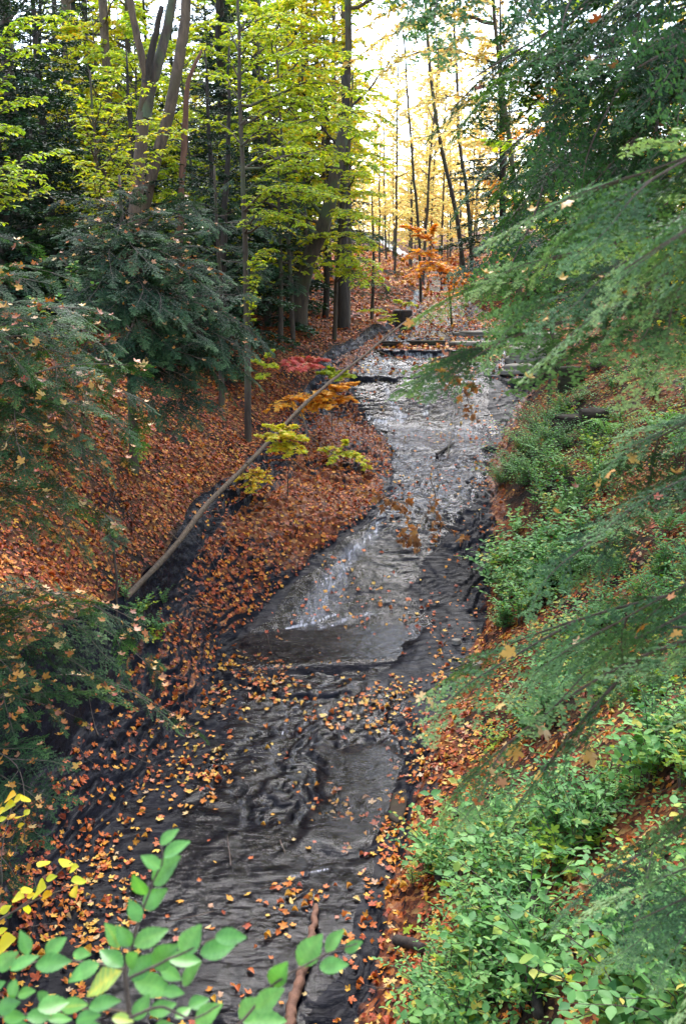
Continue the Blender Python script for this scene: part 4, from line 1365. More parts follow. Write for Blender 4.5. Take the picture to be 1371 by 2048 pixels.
sapling('maple_seedling', 'low yellow-leaved seedling on the leaf-covered slope below the pole', 'sapling', gbase(690, 930, 20.5), [(690, 905, 20.4), (690, 895, 20.3)], .008, 'yellow',
        [(640, 900, 20, .9), (720, 915, 20, .9), (690, 880, 20.2, 1), (735, 935, 19.8, .7), (660, 925, 19.8, .7)], .09, tmpl=MAPLE[2], width=.5, dens=1.0, hue=(.4, 1))
sapling('maple_seedling', 'yellow-leaved bush against the dark rock just below the fallen pole', 'sapling', gbase(500, 985, 18), [(500, 960, 17.9), (500, 945, 17.8)], .008, 'yellow',
        [(470, 960, 17.4, .9), (520, 940, 17.6, .9), (540, 965, 17.4, .9), (500, 985, 17.2, .7), (515, 975, 17.2, .8)], .07, tmpl=MAPLE[2], width=.5, dens=.8, hue=(.6, 1))
sapling('maple_seedling', 'small yellow-green seedlings in the shade under the slim sapling', 'sapling', gbase(530, 770, 22), [(530, 740, 21.9), (530, 720, 21.8)], .008, 'lime',
        [(505, 720, 21.4, .9), (550, 735, 21.4, .9), (520, 755, 21.2, .7), (545, 700, 21.8, 1)], .09, tmpl=MAPLE[2], width=.5, dens=1.1, hue=(.4, 1))
sapling('maple_sapling', 'orange maple leaning over the far end of the creek', 'tree', gbase(905, 600, 38), [(895, 560, 37), (880, 520, 36), (860, 480, 35.5)], .05, 'orange',
        [(810, 515, 34.5, .7), (850, 540, 34.5, .6), (900, 545, 35, .5), (830, 470, 35, .95), (870, 450, 35.5, 1), (940, 545, 36, .4), (800, 450, 35, 1), (930, 560, 35.5, .3), (820, 550, 35, .5)], .17, tmpl=MAPLE[2], width=.4, dens=1.1)
sapling('maple_sapling', 'sparse yellow seedling at the water edge by the rocks upstream', 'tree', gbase(800, 640, 34), [(800, 620, 33.5), (802, 600, 33.5)], .02, 'lime',
        [(760, 640, 33, .5), (830, 610, 33, .9), (790, 600, 33, .95), (720, 620, 33, .6)], .13, tmpl=OVATE, width=.4, dens=.9, hue=(.4, 1))


# ------------------------------------------------------------------ hemlocks of the near bank, bough by bough
def hero_hemlock(lab, base, top, r_, boughs, meshes, wide=1.0, group=None):
    """boughs = (tip px, tip py, tip Y, z above or below the tip where the bough leaves the trunk)"""
    t = thing('hemlock_tree', lab, 'tree', (base[0], base[1], H(*base)), group=group)
    off = np.array(t.location)
    z0 = H(*base) - .3
    tr = MB()
    pp = path([(base[0], base[1], z0), (base[0] + .05, base[1], (z0 + top) / 2), (base[0], base[1] + .1, top)], 16, .006)
    tr.tube(pp - off, np.linspace(r_, .02, 16), 9, rough=.08)
    tr.build('trunk', M['bark'], t, smooth=True)
    for k, (px, py, Y, dz, *wd_) in enumerate(boughs):
        T = P(px, py, Y)
        zb = np.clip(T[2] + dz, z0 + .4, top - .1)
        B = np.array((np.interp(zb, pp[:, 2], pp[:, 0]), np.interp(zb, pp[:, 2], pp[:, 1]), zb))
        place_branch(meshes, B, T, t, k, roll=rng.normal() * .3, wide=(wd_[0] if wd_ else wide) * (1 if rng.random() < .5 else -1))
    return t, pp


boughA = [(500, 650, 15, .2), (525, 715, 15.2, .5), (430, 590, 14.5, .2), (415, 465, 15.5, -.3), (390, 770, 14.6, .6), (150, 440, 16, -.2), (95, 520, 15.6, 0), (330, 420, 15, -.3), (60, 610, 15, .3), (470, 790, 15, .9),
          (210, 555, 14, .1), (120, 645, 14.3, .4), (400, 540, 14.5, .1), (330, 640, 13.9, .5), (260, 700, 13.8, .7), (450, 500, 16, -.1), (360, 480, 16.5, -.1), (200, 400, 16.5, -.3), (250, 380, 15, -.5), (300, 360, 16.5, -.5),
          (170, 480, 17, -.1), (480, 560, 16, .2), (300, 540, 14, 0), (420, 690, 14.4, .5), (180, 720, 14, .8), (80, 460, 17, 0), (360, 590, 17, .1), (140, 560, 17.3, .1), (440, 640, 17, .3),
          (380, 640, 14.5, .4), (340, 710, 14.3, .6), (430, 740, 14.6, .6), (490, 690, 15.4, .4), (280, 620, 13.8, .4), (220, 640, 13.8, .5), (290, 770, 14, .8), (370, 830, 14.4, .9), (160, 620, 14, .4), (240, 480, 14.5, -.1), (310, 470, 14.6, -.1), (380, 440, 15.6, -.3), (130, 480, 15, -.1), (460, 450, 16.5, -.3), (520, 600, 16, .1), (60, 520, 16, 0), (410, 400, 16.5, -.4), (555, 690, 15.8, .3), (530, 770, 15.4, .7), (450, 830, 14.8, 1), (400, 860, 14.4, 1.1), (320, 830, 14, 1), (480, 740, 15, .6), (100, 400, 17, -.3)]
TA, _ = hero_hemlock('bushy dark green hemlock sapling growing in front of the forked trunk', gbase(262, 830, 16), P(268, 350, 16)[2], .09, boughA, HEM_MID, 1.15)
hero_hemlock('small dark hemlock beneath the slim yellow sapling', gbase(440, 740, 21), P(436, 330, 21)[2], .07,
             [(380, 420, 20, 0), (500, 430, 20, 0), (410, 480, 19.6, .2), (490, 510, 19.8, .2), (370, 540, 20, .3), (540, 560, 20.3, .4), (420, 380, 20.5, -.1), (470, 370, 20.6, -.1), (400, 600, 19.6, .5), (500, 620, 20, .6), (560, 480, 21, .3), (330, 480, 21, .2)], HEM_MID, 1.2)
hero_hemlock('slim dark hemlock in the shade behind the leaning brown trunk', gbase(560, 650, 27), P(560, 290, 27)[2], .08,
             [(500, 400, 26, 0), (620, 410, 26, 0), (520, 460, 25.5, .2), (610, 480, 26, .2), (490, 520, 26, .3), (630, 540, 26.5, .4), (540, 360, 26, -.1), (590, 340, 27, -.1), (520, 570, 25.6, .5), (600, 590, 26, .5), (470, 460, 27, .3), (650, 470, 27, .2)], HEM_MID, 1.3)
hero_hemlock('feathery young hemlock on the bank by the bend of the creek', gbase(742, 630, 35), P(742, 380, 35)[2], .07,
             [(690, 480, 34, 0), (790, 490, 34, .1), (700, 540, 34, .3), (800, 560, 34, .4), (720, 590, 33.5, .5), (780, 600, 34, .6), (720, 430, 34.5, 0), (770, 440, 35, 0), (760, 400, 35, -.1), (680, 570, 34.5, .5), (810, 520, 35, .3)], HEM_MID, 1.3)

boughB = [(75, 488, 8.5, -.5), (110, 560, 8.2, -.1), (230, 618, 8.6, -.7), (312, 732, 8.8, -.55), (300, 890, 8.8, .1), (200, 790, 8.2, .2), (235, 960, 8.4, .4), (150, 1020, 8, .5), (130, 700, 9, -.1), (90, 640, 8, 0),
          (270, 830, 9.4, .1), (180, 900, 7.9, .4), (60, 760, 7.6, .2), (70, 940, 7.6, .4), (230, 720, 9.5, -.3), (100, 840, 8.6, .2), (250, 1060, 9, .4), (40, 560, 9.4, -.2), (160, 640, 9.8, -.3), (60, 1060, 8, .5),
          (150, 560, 9.6, -.3), (190, 690, 9.2, -.2), (265, 690, 10, -.3), (140, 770, 8.4, .1), (90, 900, 8.2, .3), (260, 790, 9.6, 0), (200, 850, 8.8, .2), (280, 930, 9.2, .3), (120, 960, 8.5, .4), (190, 1010, 8.6, .4), (220, 640, 10, -.3), (60, 700, 8.4, 0), (110, 1080, 8.2, .5), (200, 1110, 8.6, .5), (40, 830, 8, .2), (30, 640, 8.8, -.1), (310, 850, 9.6, .1)]
TB, _ = hero_hemlock('hemlock at the edge of the bank whose silvery upturned boughs hold fallen leaves', gbase(-110, 1250, 8.6), P(-110, 380, 8.6)[2], .10, boughB, HEM_SHADE, 1.2)
boughC = [(280, 1290, 8.6, .3), (420, 1440, 8.9, .5), (240, 1380, 8.2, .5), (310, 1250, 9, .2), (150, 1300, 7.8, .3), (130, 1420, 7.6, .5), (60, 1370, 7.2, .4), (340, 1350, 9, .5), (200, 1230, 8.6, .1), (70, 1270, 7.8, .2), (30, 1480, 7, .5), (180, 1450, 8, .6), (60, 1690, 6.6, .3), (20, 1800, 6.2, .3)]
TC, _ = hero_hemlock('low hemlock spreading over the dark rock wall beside the creek', gbase(-150, 1480, 7.6), P(-150, 1150, 7.6)[2], .07, boughC, HEM_SHADE, 1.25)
hero_hemlock('tiny hemlock seedling on the leaf-strewn slope near the foot of the fallen pole', gbase(222, 1130, 12.2), P(225, 1040, 12.2)[2], .012,
             [(205, 1085, 12, .05), (248, 1080, 12, .05), (215, 1110, 11.8, .1), (245, 1105, 11.9, .1), (225, 1060, 12.1, 0)], HEM_MID, 1.2)

# hemlock whose boughs hang into the view from the other bank
boughD = [(965, 392, 3.0, -.40, .42), (1060, 490, 2.7, -.2, .45), (790, 572, 3.6, -.02, .24), (950, 590, 3.2, -.05, .35), (765, 730, 3.4, .05, .13), (1030, 650, 2.7, .02, .4), (1190, 560, 2.4, -.1, .45),
          (1080, 960, 3.6, .7, .4), (1010, 1115, 3.3, .6, .4), 
          (805, 1365, 3.3, .65, .4), (980, 1330, 3.0, .5, .4), (860, 1605, 3.2, .8, .36), (1060, 1790, 3.0, .8, .4),
          (1230, 1620, 2.3, .5, .5), (1160, 1870, 2.2, .6, .5), (1290, 1960, 1.8, .5, .6)]
TD, _ = hero_hemlock('near hemlock whose grey-green boughs reach across the view over the creek', (3.1, 2.5), 8.5, .14, boughD, HEM_LIT, .85)
boughE = [(760, 20, 5.6, .5), (880, 90, 5.2, .4), (830, 180, 5.8, .6), (930, 200, 5, .3), (980, 40, 4.8, .2), (880, 280, 6, .5), (940, 340, 5.4, .4), (1010, 150, 4.6, .1), (1030, 260, 4.6, .2), (1110, 80, 4.4, 0), (960, 400, 5.6, .5),
          (1160, 150, 4.0, 0), (1130, 410, 4.8, .3), (1080, -60, 4.4, 0), (1250, 340, 4.2, .1), (1020, 480, 5.8, .6), (940, 530, 6.8, .9), (1200, 490, 5, .3), (1300, 240, 4, 0), (1080, 560, 6.4, .6), (1220, 20, 3.9, -.2)]
TE, _ = hero_hemlock('dark hemlock filling the air above the opposite bank with drooping boughs', (5.4, 5.2), 12.5, .17, boughE, HEM_SHADE, .62)
boughF = [(960, 540, 15, .4), (1000, 430, 15, .3), (1060, 560, 14.6, .4), (1120, 460, 15, .2), (940, 470, 15.6, .4), (1030, 500, 14, .3), (1150, 560, 14.4, .3), (900, 560, 16, .7), (1000, 600, 14.8, .6), (1090, 620, 14.3, .5), (1190, 520, 15, .2), (960, 370, 15.6, .2), (1050, 330, 15.5, 0), (1130, 360, 15.2, 0), (1200, 420, 15.2, 0), (1230, 600, 14.6, .3)]
hero_hemlock('hemlock on the slope opposite, behind the near boughs and among yellow leaves', gbase(1440, 760, 16.5), 11, .13, boughF, HEM_MID, 1.3)
# ------------------------------------------------------------------ the fallen pole and other dead wood
def log(name, lab, cat, pts, rr, mat, n=24, sides=9, branches=(), wob=.004, rough=.12):
    t = thing(name, lab, cat, tuple(pts[0]))
    off = np.array(pts[0])
    m = MB()
    pp = path(pts, n, wob)
    m.tube(pp - off, np.interp(np.linspace(0, 1, n), np.linspace(0, 1, len(rr)), rr), sides, rough=rough)
    m.build('stem', M[mat], t, smooth=True)
    for bp_, br in branches:
        m = MB()
        q = path(bp_, 10, .006)
        m.tube(q - off, np.linspace(br, br * .3, 10), 5)
        m.build('side_branch', M[mat], t, smooth=True)
    return t


foot = np.array(ghit(250, 1192))
pole_pts = [foot - (0, 0, .05), P(350, 1090, 14.6), P(430, 992, 16.2), P(488, 936, 17.4), P(600, 820, 20), P(740, 700, 24), P(850, 612, 28.5)]
log('fallen_pole', 'long thin dead trunk lying aslant from the leaf-covered bank out over the creek', 'fallen trunk', pole_pts, [.046, .042, .037, .031, .025, .016], 'pole', 40, 9,
    [([P(495, 925, 17.5), P(468, 980, 17.6), P(455, 1010, 17.7), P(462, 1045, 17.8)], .02), ([P(600, 822, 20), P(570, 900, 19.4), P(640, 960, 19.2), P(700, 1000, 19)], .02), ([P(745, 696, 24.2), P(800, 720, 24), P(850, 740, 24)], .018),
     ([P(835, 622, 28), P(880, 660, 27.6), P(915, 690, 27.4)], .018), ([P(355, 1080, 14.7), P(330, 1060, 14.6), P(318, 1030, 14.6)], .012), ([P(600, 822, 20), P(620, 870, 19.6), P(700, 930, 19.4)], .015)], wob=.005, rough=.35)
q0, q1 = ghit(575, 2046), ghit(632, 1822)
log('wet_log', 'wet reddish-brown log lying along the creek bed among yellow leaves', 'log', [q0 + (-.05, -.4, .05), q0 + (0, 0, .06), (q0 + q1) / 2 + (.03, 0, .07), q1 + (0, 0, .04)], [.046, .044, .040, .024], 'bark_red', 40, 10,
    [([(q0 + q1) / 2 + (.0, 0, .08), (q0 + q1) / 2 + (.12, .1, .2)], .018)], wob=.009, rough=.5)
q0, q1 = ghit(872, 914), ghit(908, 890)
log('stick', 'short dark stick lying in the running water', 'stick', [q0 + (0, 0, .04), (q0 + q1) / 2 + (0, 0, .05), q1 + (0, 0, .05)], [.035, .03, .02], 'bark_dark', 8, 7)
q0, q1 = ghit(893, 920), ghit(906, 852)
log('stick', 'thin forked twig lying upstream along the wet rock', 'stick', [q0 + (0, 0, .05), (q0 + q1) / 2 + (0, 0, .07), q1 + (0, 0, .05)], [.014, .014, .008], 'bark', 8, 5)
for (a, c), (a2, c2), r_, lab in [((1060, 1700), (1075, 2046), .05, 'dark fallen branch half hidden under the green plants on the bank'), ((790, 1890), (845, 1910), .05, 'short dark log end on the yellow leaves beside the wet log'),
                             ((905, 1640), (930, 1625), .05, 'black rotten stub showing through leaves on the bank'), ((880, 1740), (875, 1770), .04, 'black curved stub beside the leafy plants')]:
    q0, q1 = ghit(a, c), ghit(a2, c2)
    log('log', lab, 'log', [q0 + (0, 0, .05), (q0 + q1) / 2 + (0, .0, .06), q1 + (0, 0, .05)], [r_, r_, r_ * .8], 'bark_dark', 14, 8)


# ------------------------------------------------------------------ rocks
def rock(name, lab, loc, size, mat, seed, flat=True, rz=0, tilt=0):
    r = np.random.default_rng(seed)
    b = MB()
    nl_ = (4 if size[2] > .4 else 3) if flat else 5
    zc = np.sort(np.r_[-.6, r.uniform(-.4, .45, nl_ - 1), .5])
    zc = np.linspace(-.6, .5, nl_ + 1) + np.r_[0, r.uniform(-.06, .06, nl_ - 1), 0]
    for l in range(nl_):
        n = r.integers(8, 13)
        a = np.linspace(0, 2 * math.pi, n, endpoint=False) + r.uniform(-.22, .22, n)
        sq = 1 / np.maximum(np.abs(np.cos(a)), np.abs(np.sin(a))) ** .6
        k = r.uniform(.74, 1.05, n) * sq * (1 - .10 * l / nl_ * (1 if flat else 2.4))
        ring = np.c_[np.cos(a), np.sin(a)] * k[:, None] * .5 + r.uniform(-.06, .06, 2)
        lo, hi = zc[l] - .01, zc[l + 1] - .004 * l
        e = .035 / max(size[0], .3)
        V = np.concatenate([np.c_[ring, np.full(n, lo)], np.c_[ring * 1.0, lo + (hi - lo) * .75 + r.normal(size=n) * .01], np.c_[ring * (1 - e * 1.6), hi + r.normal(size=n) * .012], [[*ring.mean(0), hi]]]) * np.array(size)
        i_ = np.arange(n); j_ = (i_ + 1) % n
        F4 = np.concatenate([np.stack((q * n + i_, q * n + j_, (q + 1) * n + j_, (q + 1) * n + i_), -1) for q in range(2)])
        F3 = np.stack((2 * n + i_, 2 * n + j_, np.full(n, 3 * n)), -1)
        base = b.n
        b.add(V, F4)
        b.f.append((F3 + base, 0))
    o = b.build(name, M[mat])
    o.location = loc
    o.rotation_euler = (tilt, 0, rz)
    tag(o, lab, 'rock')
    return o


for k, (px, py, sz, mt, lab, rz) in enumerate([
    (1065, 745, (1.9, .9, .30), 'slab', 'lowest pale flat slab of the stepped ledge at the end of the falls', .1),
    (1060, 722, (1.8, .9, .55), 'slab', 'middle pale slab of the stepped ledge at the end of the falls', .05),
    (1070, 702, (1.7, .8, .75), 'slab', 'topmost pale slab of the stepped ledge at the end of the falls', .15),
    (1140, 772, (.75, .6, .65), 'boulder', 'dark upright block beside the pale stepped slabs', .3),
    (1105, 745, (.7, .6, .9), 'boulder', 'dark broken rock face where the pale slabs meet the bank', .6),
    (1140, 855, (.9, .6, .35), 'boulder', 'dark layered outcrop sticking out of the leafy bank', .2),
    (1190, 850, (.8, .6, .45), 'boulder', 'dark block partly under the bank next to the layered outcrop', .9),
    (913, 1288, (.15, .13, .10), 'slab', 'small pale rounded stone on wet rock', .4),
    (948, 1338, (.36, .20, .13), 'slab', 'tan slanted stone at the margin of the creek', .7),
    (795, 1620, (.20, .80, .05), 'boulder', 'long flat pale slab edge beside the shallow basin', -.15),
    (805, 650, (.8, .6, .75), 'bark_dark', 'dark earth-covered stump block on the edge of the bank upstream', .1),
    (1120, 870, (.5, .4, .25), 'boulder', 'small dark stone just below the layered outcrop', .5),
    (850, 688, (1.5, .5, .14), 'boulder', 'thin dark shelf that the creek runs around above the falls', .1),
    (950, 690, (2.0, .6, .15), 'slab', 'long pale shelf reaching across the creek above the falls', .05),
    (960, 668, (2.2, .8, .14), 'slab', 'second pale shelf farther up the creek', .0),
    (780, 690, (.9, .4, .16), 'boulder', 'dark little shelf at the lip near the pole', -.1),
]):
    g_ = ghit(px, py)
    rock('rock' if not mt == 'slab' else 'rock_slab', lab, tuple(g_ + (0, 0, sz[2] * .22)), sz, mt, 500 + k, mt != 'boulder' or sz[2] < .5, rz)


# ------------------------------------------------------------------ undergrowth
def plant_mesh(seed, stems=9, h=.45, leaf=.06, spread=.35, pairs=9, tmpl=OVATE, wide=1.0):
    r = np.random.default_rng(seed)
    b = MB()
    for k in range(stems):
        az = r.uniform(0, 6.28); hh = h * r.uniform(.55, 1.1)
        out = spread * r.uniform(.3, 1.1)
        d = np.array((math.cos(az), math.sin(az), 0))
        p0 = d * r.uniform(0, .12) * spread
        q = path([p0 - (0, 0, .05), p0 + d * out * .35 + (0, 0, hh * .7), p0 + d * out + (0, 0, hh)], 9)
        b.tube(q, np.linspace(.005, .0018, 9), 4, rnd=.2, mat=1, cap=False)
        n = pairs + r.integers(-2, 3)
        f = np.linspace(.28, 1, n)
        ii = np.clip(f * 8, 0, 7.999)
        i0 = ii.astype(int)
        pos = q[i0] + (q[i0 + 1] - q[i0]) * (ii - i0)[:, None]
        tan = nrm(q[i0 + 1] - q[i0])
        ph = r.uniform(0, 6.28)
        for sd in (0, math.pi):
            a = ph + sd + np.arange(n) * 1.57 * .6 + r.normal(size=n) * .3
            ld = nrm(np.c_[np.cos(a), np.sin(a), r.uniform(-.35, .25, n)] + tan * .45)
            S = leaf * r.uniform(.6, 1.2, n) * np.linspace(1.1, .7, n)
            up = np.array((0, 0, 1.0)) + r.normal(size=(n, 3)) * .3
            rn = np.clip(r.normal(.45, .2, n) + (r.random() < .06) * .5, 0, 1)
            b.inst(tmpl, frames(ld, up), pos, np.c_[S, S * wide, S], rn, 0)
    return b


PL = [plant_mesh(700 + k, stems=12, h=.36 + .05 * k, leaf=.060 + .006 * k, spread=.34).mesh('leafy_plant', [M['plant'], M['twig']]) for k in range(4)]
PLB = [plant_mesh(720 + k, stems=7, h=.5, leaf=.10, spread=.5, pairs=7, wide=1.25).mesh('leafy_plant', [M['plant'], M['twig']]) for k in range(3)]
LANCE = (OVATE[0] * (1, .55, 1), OVATE[1])
PL += [plant_mesh(760 + k, stems=6, h=.62, leaf=.085, spread=.28, pairs=10, tmpl=LANCE).mesh('leafy_plant', [M['plant'], M['twig']]) for k in range(2)]
PL += [plant_mesh(770, stems=8, h=.3, leaf=.07, spread=.4, pairs=5, tmpl=MAPLE[2]).mesh('leafy_plant', [M['lime'], M['twig']])]
SHR = [plant_mesh(740 + k, stems=46, h=.62, leaf=.062, spread=.72, pairs=10).mesh('leafy_shrub', [M['plant'], M['twig']]) for k in range(2)]


def put_plants(meshes, name, n, px0, px1, py0, py1, group, label, sc_=(.6, 1.4), seed=0, thin=.0, ok=None):
    r = np.random.default_rng(seed)
    c = 0
    tries = 0
    while c < n and tries < n * 8:
        tries += 1
        px, py = r.uniform(px0, px1), r.uniform(py0, py1)
        if ok and not ok(px, py): continue
        g_ = ghit(px, py)
        if fbm(g_[0] * .9, g_[1] * .9, 2, 77) < thin: continue
        o = link(name, meshes[r.integers(0, len(meshes))])
        o.location = tuple(g_ - (0, 0, .02))
        o.rotation_euler = (r.normal() * .1, r.normal() * .1, r.uniform(0, 6.28))
        s_ = r.uniform(*sc_)
        o.scale = (s_, s_, s_ * r.uniform(.8, 1.15))
        tag(o, label, 'plant', group)
        c += 1


edge = lambda px, py: px > np.interp(py, [1050, 1200, 1400, 1500, 1600, 1700, 1780, 1850, 1950, 2048], [985, 975, 985, 960, 915, 880, 810, 850, 790, 720])
put_plants(PL, 'leafy_plant', 130, 700, 1500, 1430, 2100, 'leafy green plants low on the bank', 'knee-high green leafy plant among fallen leaves on the lower bank', seed=1, thin=-.08, ok=edge)
put_plants(PL, 'leafy_plant', 90, 960, 1480, 1130, 1430, 'leafy green plants halfway up the bank', 'green leafy plant on the bank beside the stepped rock of the creek', seed=2, thin=-.35, ok=edge)
put_plants(PLB, 'broad_leaved_plant', 38, 970, 1190, 1040, 1200, 'broad-leaved plants over the bank edge', 'pale green broad-leaved plant leaning out over the edge of the bank', seed=3, sc_=(.8, 1.2))
put_plants(PLB, 'broad_leaved_plant', 45, 760, 1450, 1500, 2120, 'broad-leaved plants among the leafy ones', 'larger-leaved green plant standing above the low plants on the bank', seed=4, thin=0, ok=edge)
put_plants(PL, 'leafy_plant', 60, 1040, 1440, 720, 1050, 'sparse plants on the upper bank', 'small yellow-green plant on the leaf-covered upper bank', seed=5, thin=-.3, sc_=(.9, 1.4), ok=lambda px, py: px > np.interp(py, [720, 800, 900, 1050], [1150, 1130, 1090, 1060]))
put_plants(PL, 'leafy_plant', 8, 240, 330, 1180, 1290, 'green plants at the foot of the pole', 'small green plant by the foot of the fallen pole', seed=6, sc_=(.5, .8))
for k, (px, py, s_) in enumerate([(1092, 835, .9), (1075, 862, 1.05), (1048, 900, 1.1), (1020, 938, 1.05), (1075, 910, 1.0), (1065, 950, 1.05), (1105, 880, .9), (1040, 965, .9), (1000, 962, .8)]):
    o = link('leafy_shrub', SHR[k % 2])
    o.location = tuple(ghit(px, py + 12) - (0, 0, .05)); o.rotation_euler = (0, 0, k * 1.9); o.scale = (s_,) * 3
    tag(o, 'bright green bush on the bank where the creek narrows below the falls', 'bush', 'green bushes spilling down to the creek')


def fern_mesh(seed, n=11, ln=.6):
    r = np.random.default_rng(seed)
    b = MB()
    for k in range(n):
        az = k * 2.4 + r.uniform(-.3, .3)
        l_ = ln * r.uniform(.7, 1.1)
        d = np.array((math.cos(az), math.sin(az), 0))
        q = path([(0, 0, 0), d * l_ * .45 + (0, 0, l_ * .5), d * l_ + (0, 0, l_ * .32)], 16)
        b.tube(q, np.linspace(.004, .001, 16), 3, rnd=.2, mat=1, cap=False)
        for i in range(2, 16):
            tn = nrm(q[i] - q[i - 1])
            for sd in (-1, 1):
                w_ = .30 * l_ * math.sin(min(1, (i - 1) / 5) * 1.57) * (1 - (i - 1) / 15.5) + .01
                dd = nrm(np.cross((0, 0, 1.0), tn) * sd + tn * .45)
                b.inst(OVATE, frames(dd[None], (0, 0, 1.0)), q[i][None], np.array([[w_, .09 * l_, w_]]), np.array([r.uniform(.2, .6)]), 0)
    return b


FERN = fern_mesh(3).mesh('fern', [M['plant'], M['twig']])
for k, (px, py, s_) in enumerate([(1225, 1075, 1), (1200, 1130, .9), (1310, 850, 1.2), (1300, 1190, .9), (1215, 855, 1.0), (1330, 1050, 1.1)]):
    o = link('fern', FERN)
    o.location = tuple(ghit(px, py + 20)); o.rotation_euler = (0, 0, k * 1.3); o.scale = (s_,) * 3
    tag(o, 'green fern with arching fronds on the leafy bank', 'fern', 'ferns on the bank')

gc = MB()
n = 60000
x = rng.uniform(.2, 8, n); y = rng.uniform(4.5, 24, n)
s_ = x_to_s(x, y)
k = (s_ > 5.7) & (rng.random(n) < .8 * sm(fbm(x * .8, y * .8, 3, 78), -.45, .25))
x, y = x[k], y[k]
n = len(x)
z = height(x, y) + rng.uniform(.02, .16, n)
a = rng.uniform(0, 6.28, n)
gc.inst(OVATE, frames(np.c_[np.cos(a), np.sin(a), rng.uniform(-.3, .3, n)], np.array((0, 0, 1.0)) + rng.normal(size=(n, 3)) * .35), np.c_[x, y, z], rng.uniform(.03, .065, n), np.clip(rng.normal(.45, .25, n), 0, 1))
tag(gc.build('ground_cover', M['plant']), kind='stuff')


# ------------------------------------------------------------------ the elm shoot close to the viewpoint
def crop5(x, y): return (x / 1.9586, 1300 + y / 1.9586)


ELM_LEAF = [((628, 762), (700, 700)), ((640, 808), (745, 748)), ((628, 855), (552, 805)), ((598, 915), (705, 805)), ((572, 960), (520, 880)), ((560, 1010), (655, 935)), ((547, 1065), (505, 975)), ((525, 1158), (660, 1092)),
            ((512, 1160), (455, 1078)), ((470, 1165), (412, 1068)), ((480, 1240), (390, 1172)), ((500, 1238), (540, 1185)), ((388, 1228), (265, 1300)), ((480, 1247), (335, 1355)), ((508, 1290), (612, 1185)), ((598, 1240), (697, 1155)), ((525, 1298), (682, 1340)),
            ((662, 1212), (790, 1218)), ((710, 1192), (787, 1075)), ((785, 1190), (922, 1155)), ((842, 1125), (968, 1125)), ((715, 1312), (785, 1222)), ((630, 1250), (712, 1292)), ((112, 1192), (80, 1097)), ((140, 1235), (282, 1218)), ((178, 1190), (262, 1125)),
            ((287, 1190), (357, 1192)), ((40, 1252), (155, 1195)), ((-15, 1250), (72, 1182)), ((348, 1400), (474, 1372)), ((528, 1450), (585, 1345)), ((585, 1425), (692, 1383)), ((640, 1335), (722, 1345)), ((440, 1440), (525, 1455)), ((765, 1466), (870, 1385)),
            ((738, 1395), (820, 1365)), ((688, 1440), (748, 1400)), ((1062, 1315), (1125, 1222)), ((1170, 1235), (1262, 1112)), ((1275, 1182), (1347, 1093)), ((1250, 1240), (1365, 1232)), ((1350, 1180), (1420, 1140)), ((935, 1440), (1030, 1365)), ((1000, 1410), (1112, 1325)),
            ((950, 1455), (1125, 1450)), ((70, 1352), (140, 1335)), ((-10, 1410), (80, 1378)), ((148, 1405), (275, 1375)), ((15, 1440), (105, 1440)), ((105, 1440), (205, 1435)), ((190, 1450), (285, 1445)), ((298, 1455), (395, 1428)), ((240, 1400), (345, 1388)), ((-30, 1335), (22, 1298)),
            ((20, 1500), (120, 1470)), ((300, 1500), (420, 1490)), ((600, 1500), (680, 1470)), ((150, 1340), (200, 1390)), ((60, 1290), (45, 1380))]
D0 = 1.75
Yof = lambda px, py, d: d * (CT + (CY - py) / FPX * ST)     # forward distance for a depth along the view


def Q(x, y, d):
    px, py = crop5(x, y)
    return P(px, py, Yof(px, py, d))


t = thing('elm_shoot', 'fresh green toothed-leaf shoot rising into view close by, out of focus', 'shoot', tuple(Q(510, 1560, D0)))
off = np.array(t.location)
for pts, r_, d_ in [([(510, 1560), (505, 1420), (490, 1245), (500, 1200), (545, 1040), (598, 905), (640, 808), (630, 765)], .0042, D0), ([(488, 1250), (388, 1226), (200, 1212), (30, 1250), (-30, 1255)], .003, D0 + .05), ([(505, 1290), (600, 1240), (710, 1190), (845, 1125)], .003, D0 - .05),
                    ([(507, 1420), (350, 1410), (200, 1425), (-20, 1440)], .003, D0 + .08), ([(507, 1440), (640, 1400), (760, 1440), (860, 1390)], .003, D0 - .06), ([(860, 1520), (950, 1450), (1062, 1318), (1190, 1238), (1280, 1190), (1400, 1150)], .003, D0 + .15)]:
    b = MB()
    b.tube(path([Q(x, y, d_) for x, y in pts], 22, .0006) - off, np.linspace(r_, r_ * .4, 22), 6)
    b.build('stem', M['twig'], t, smooth=True)
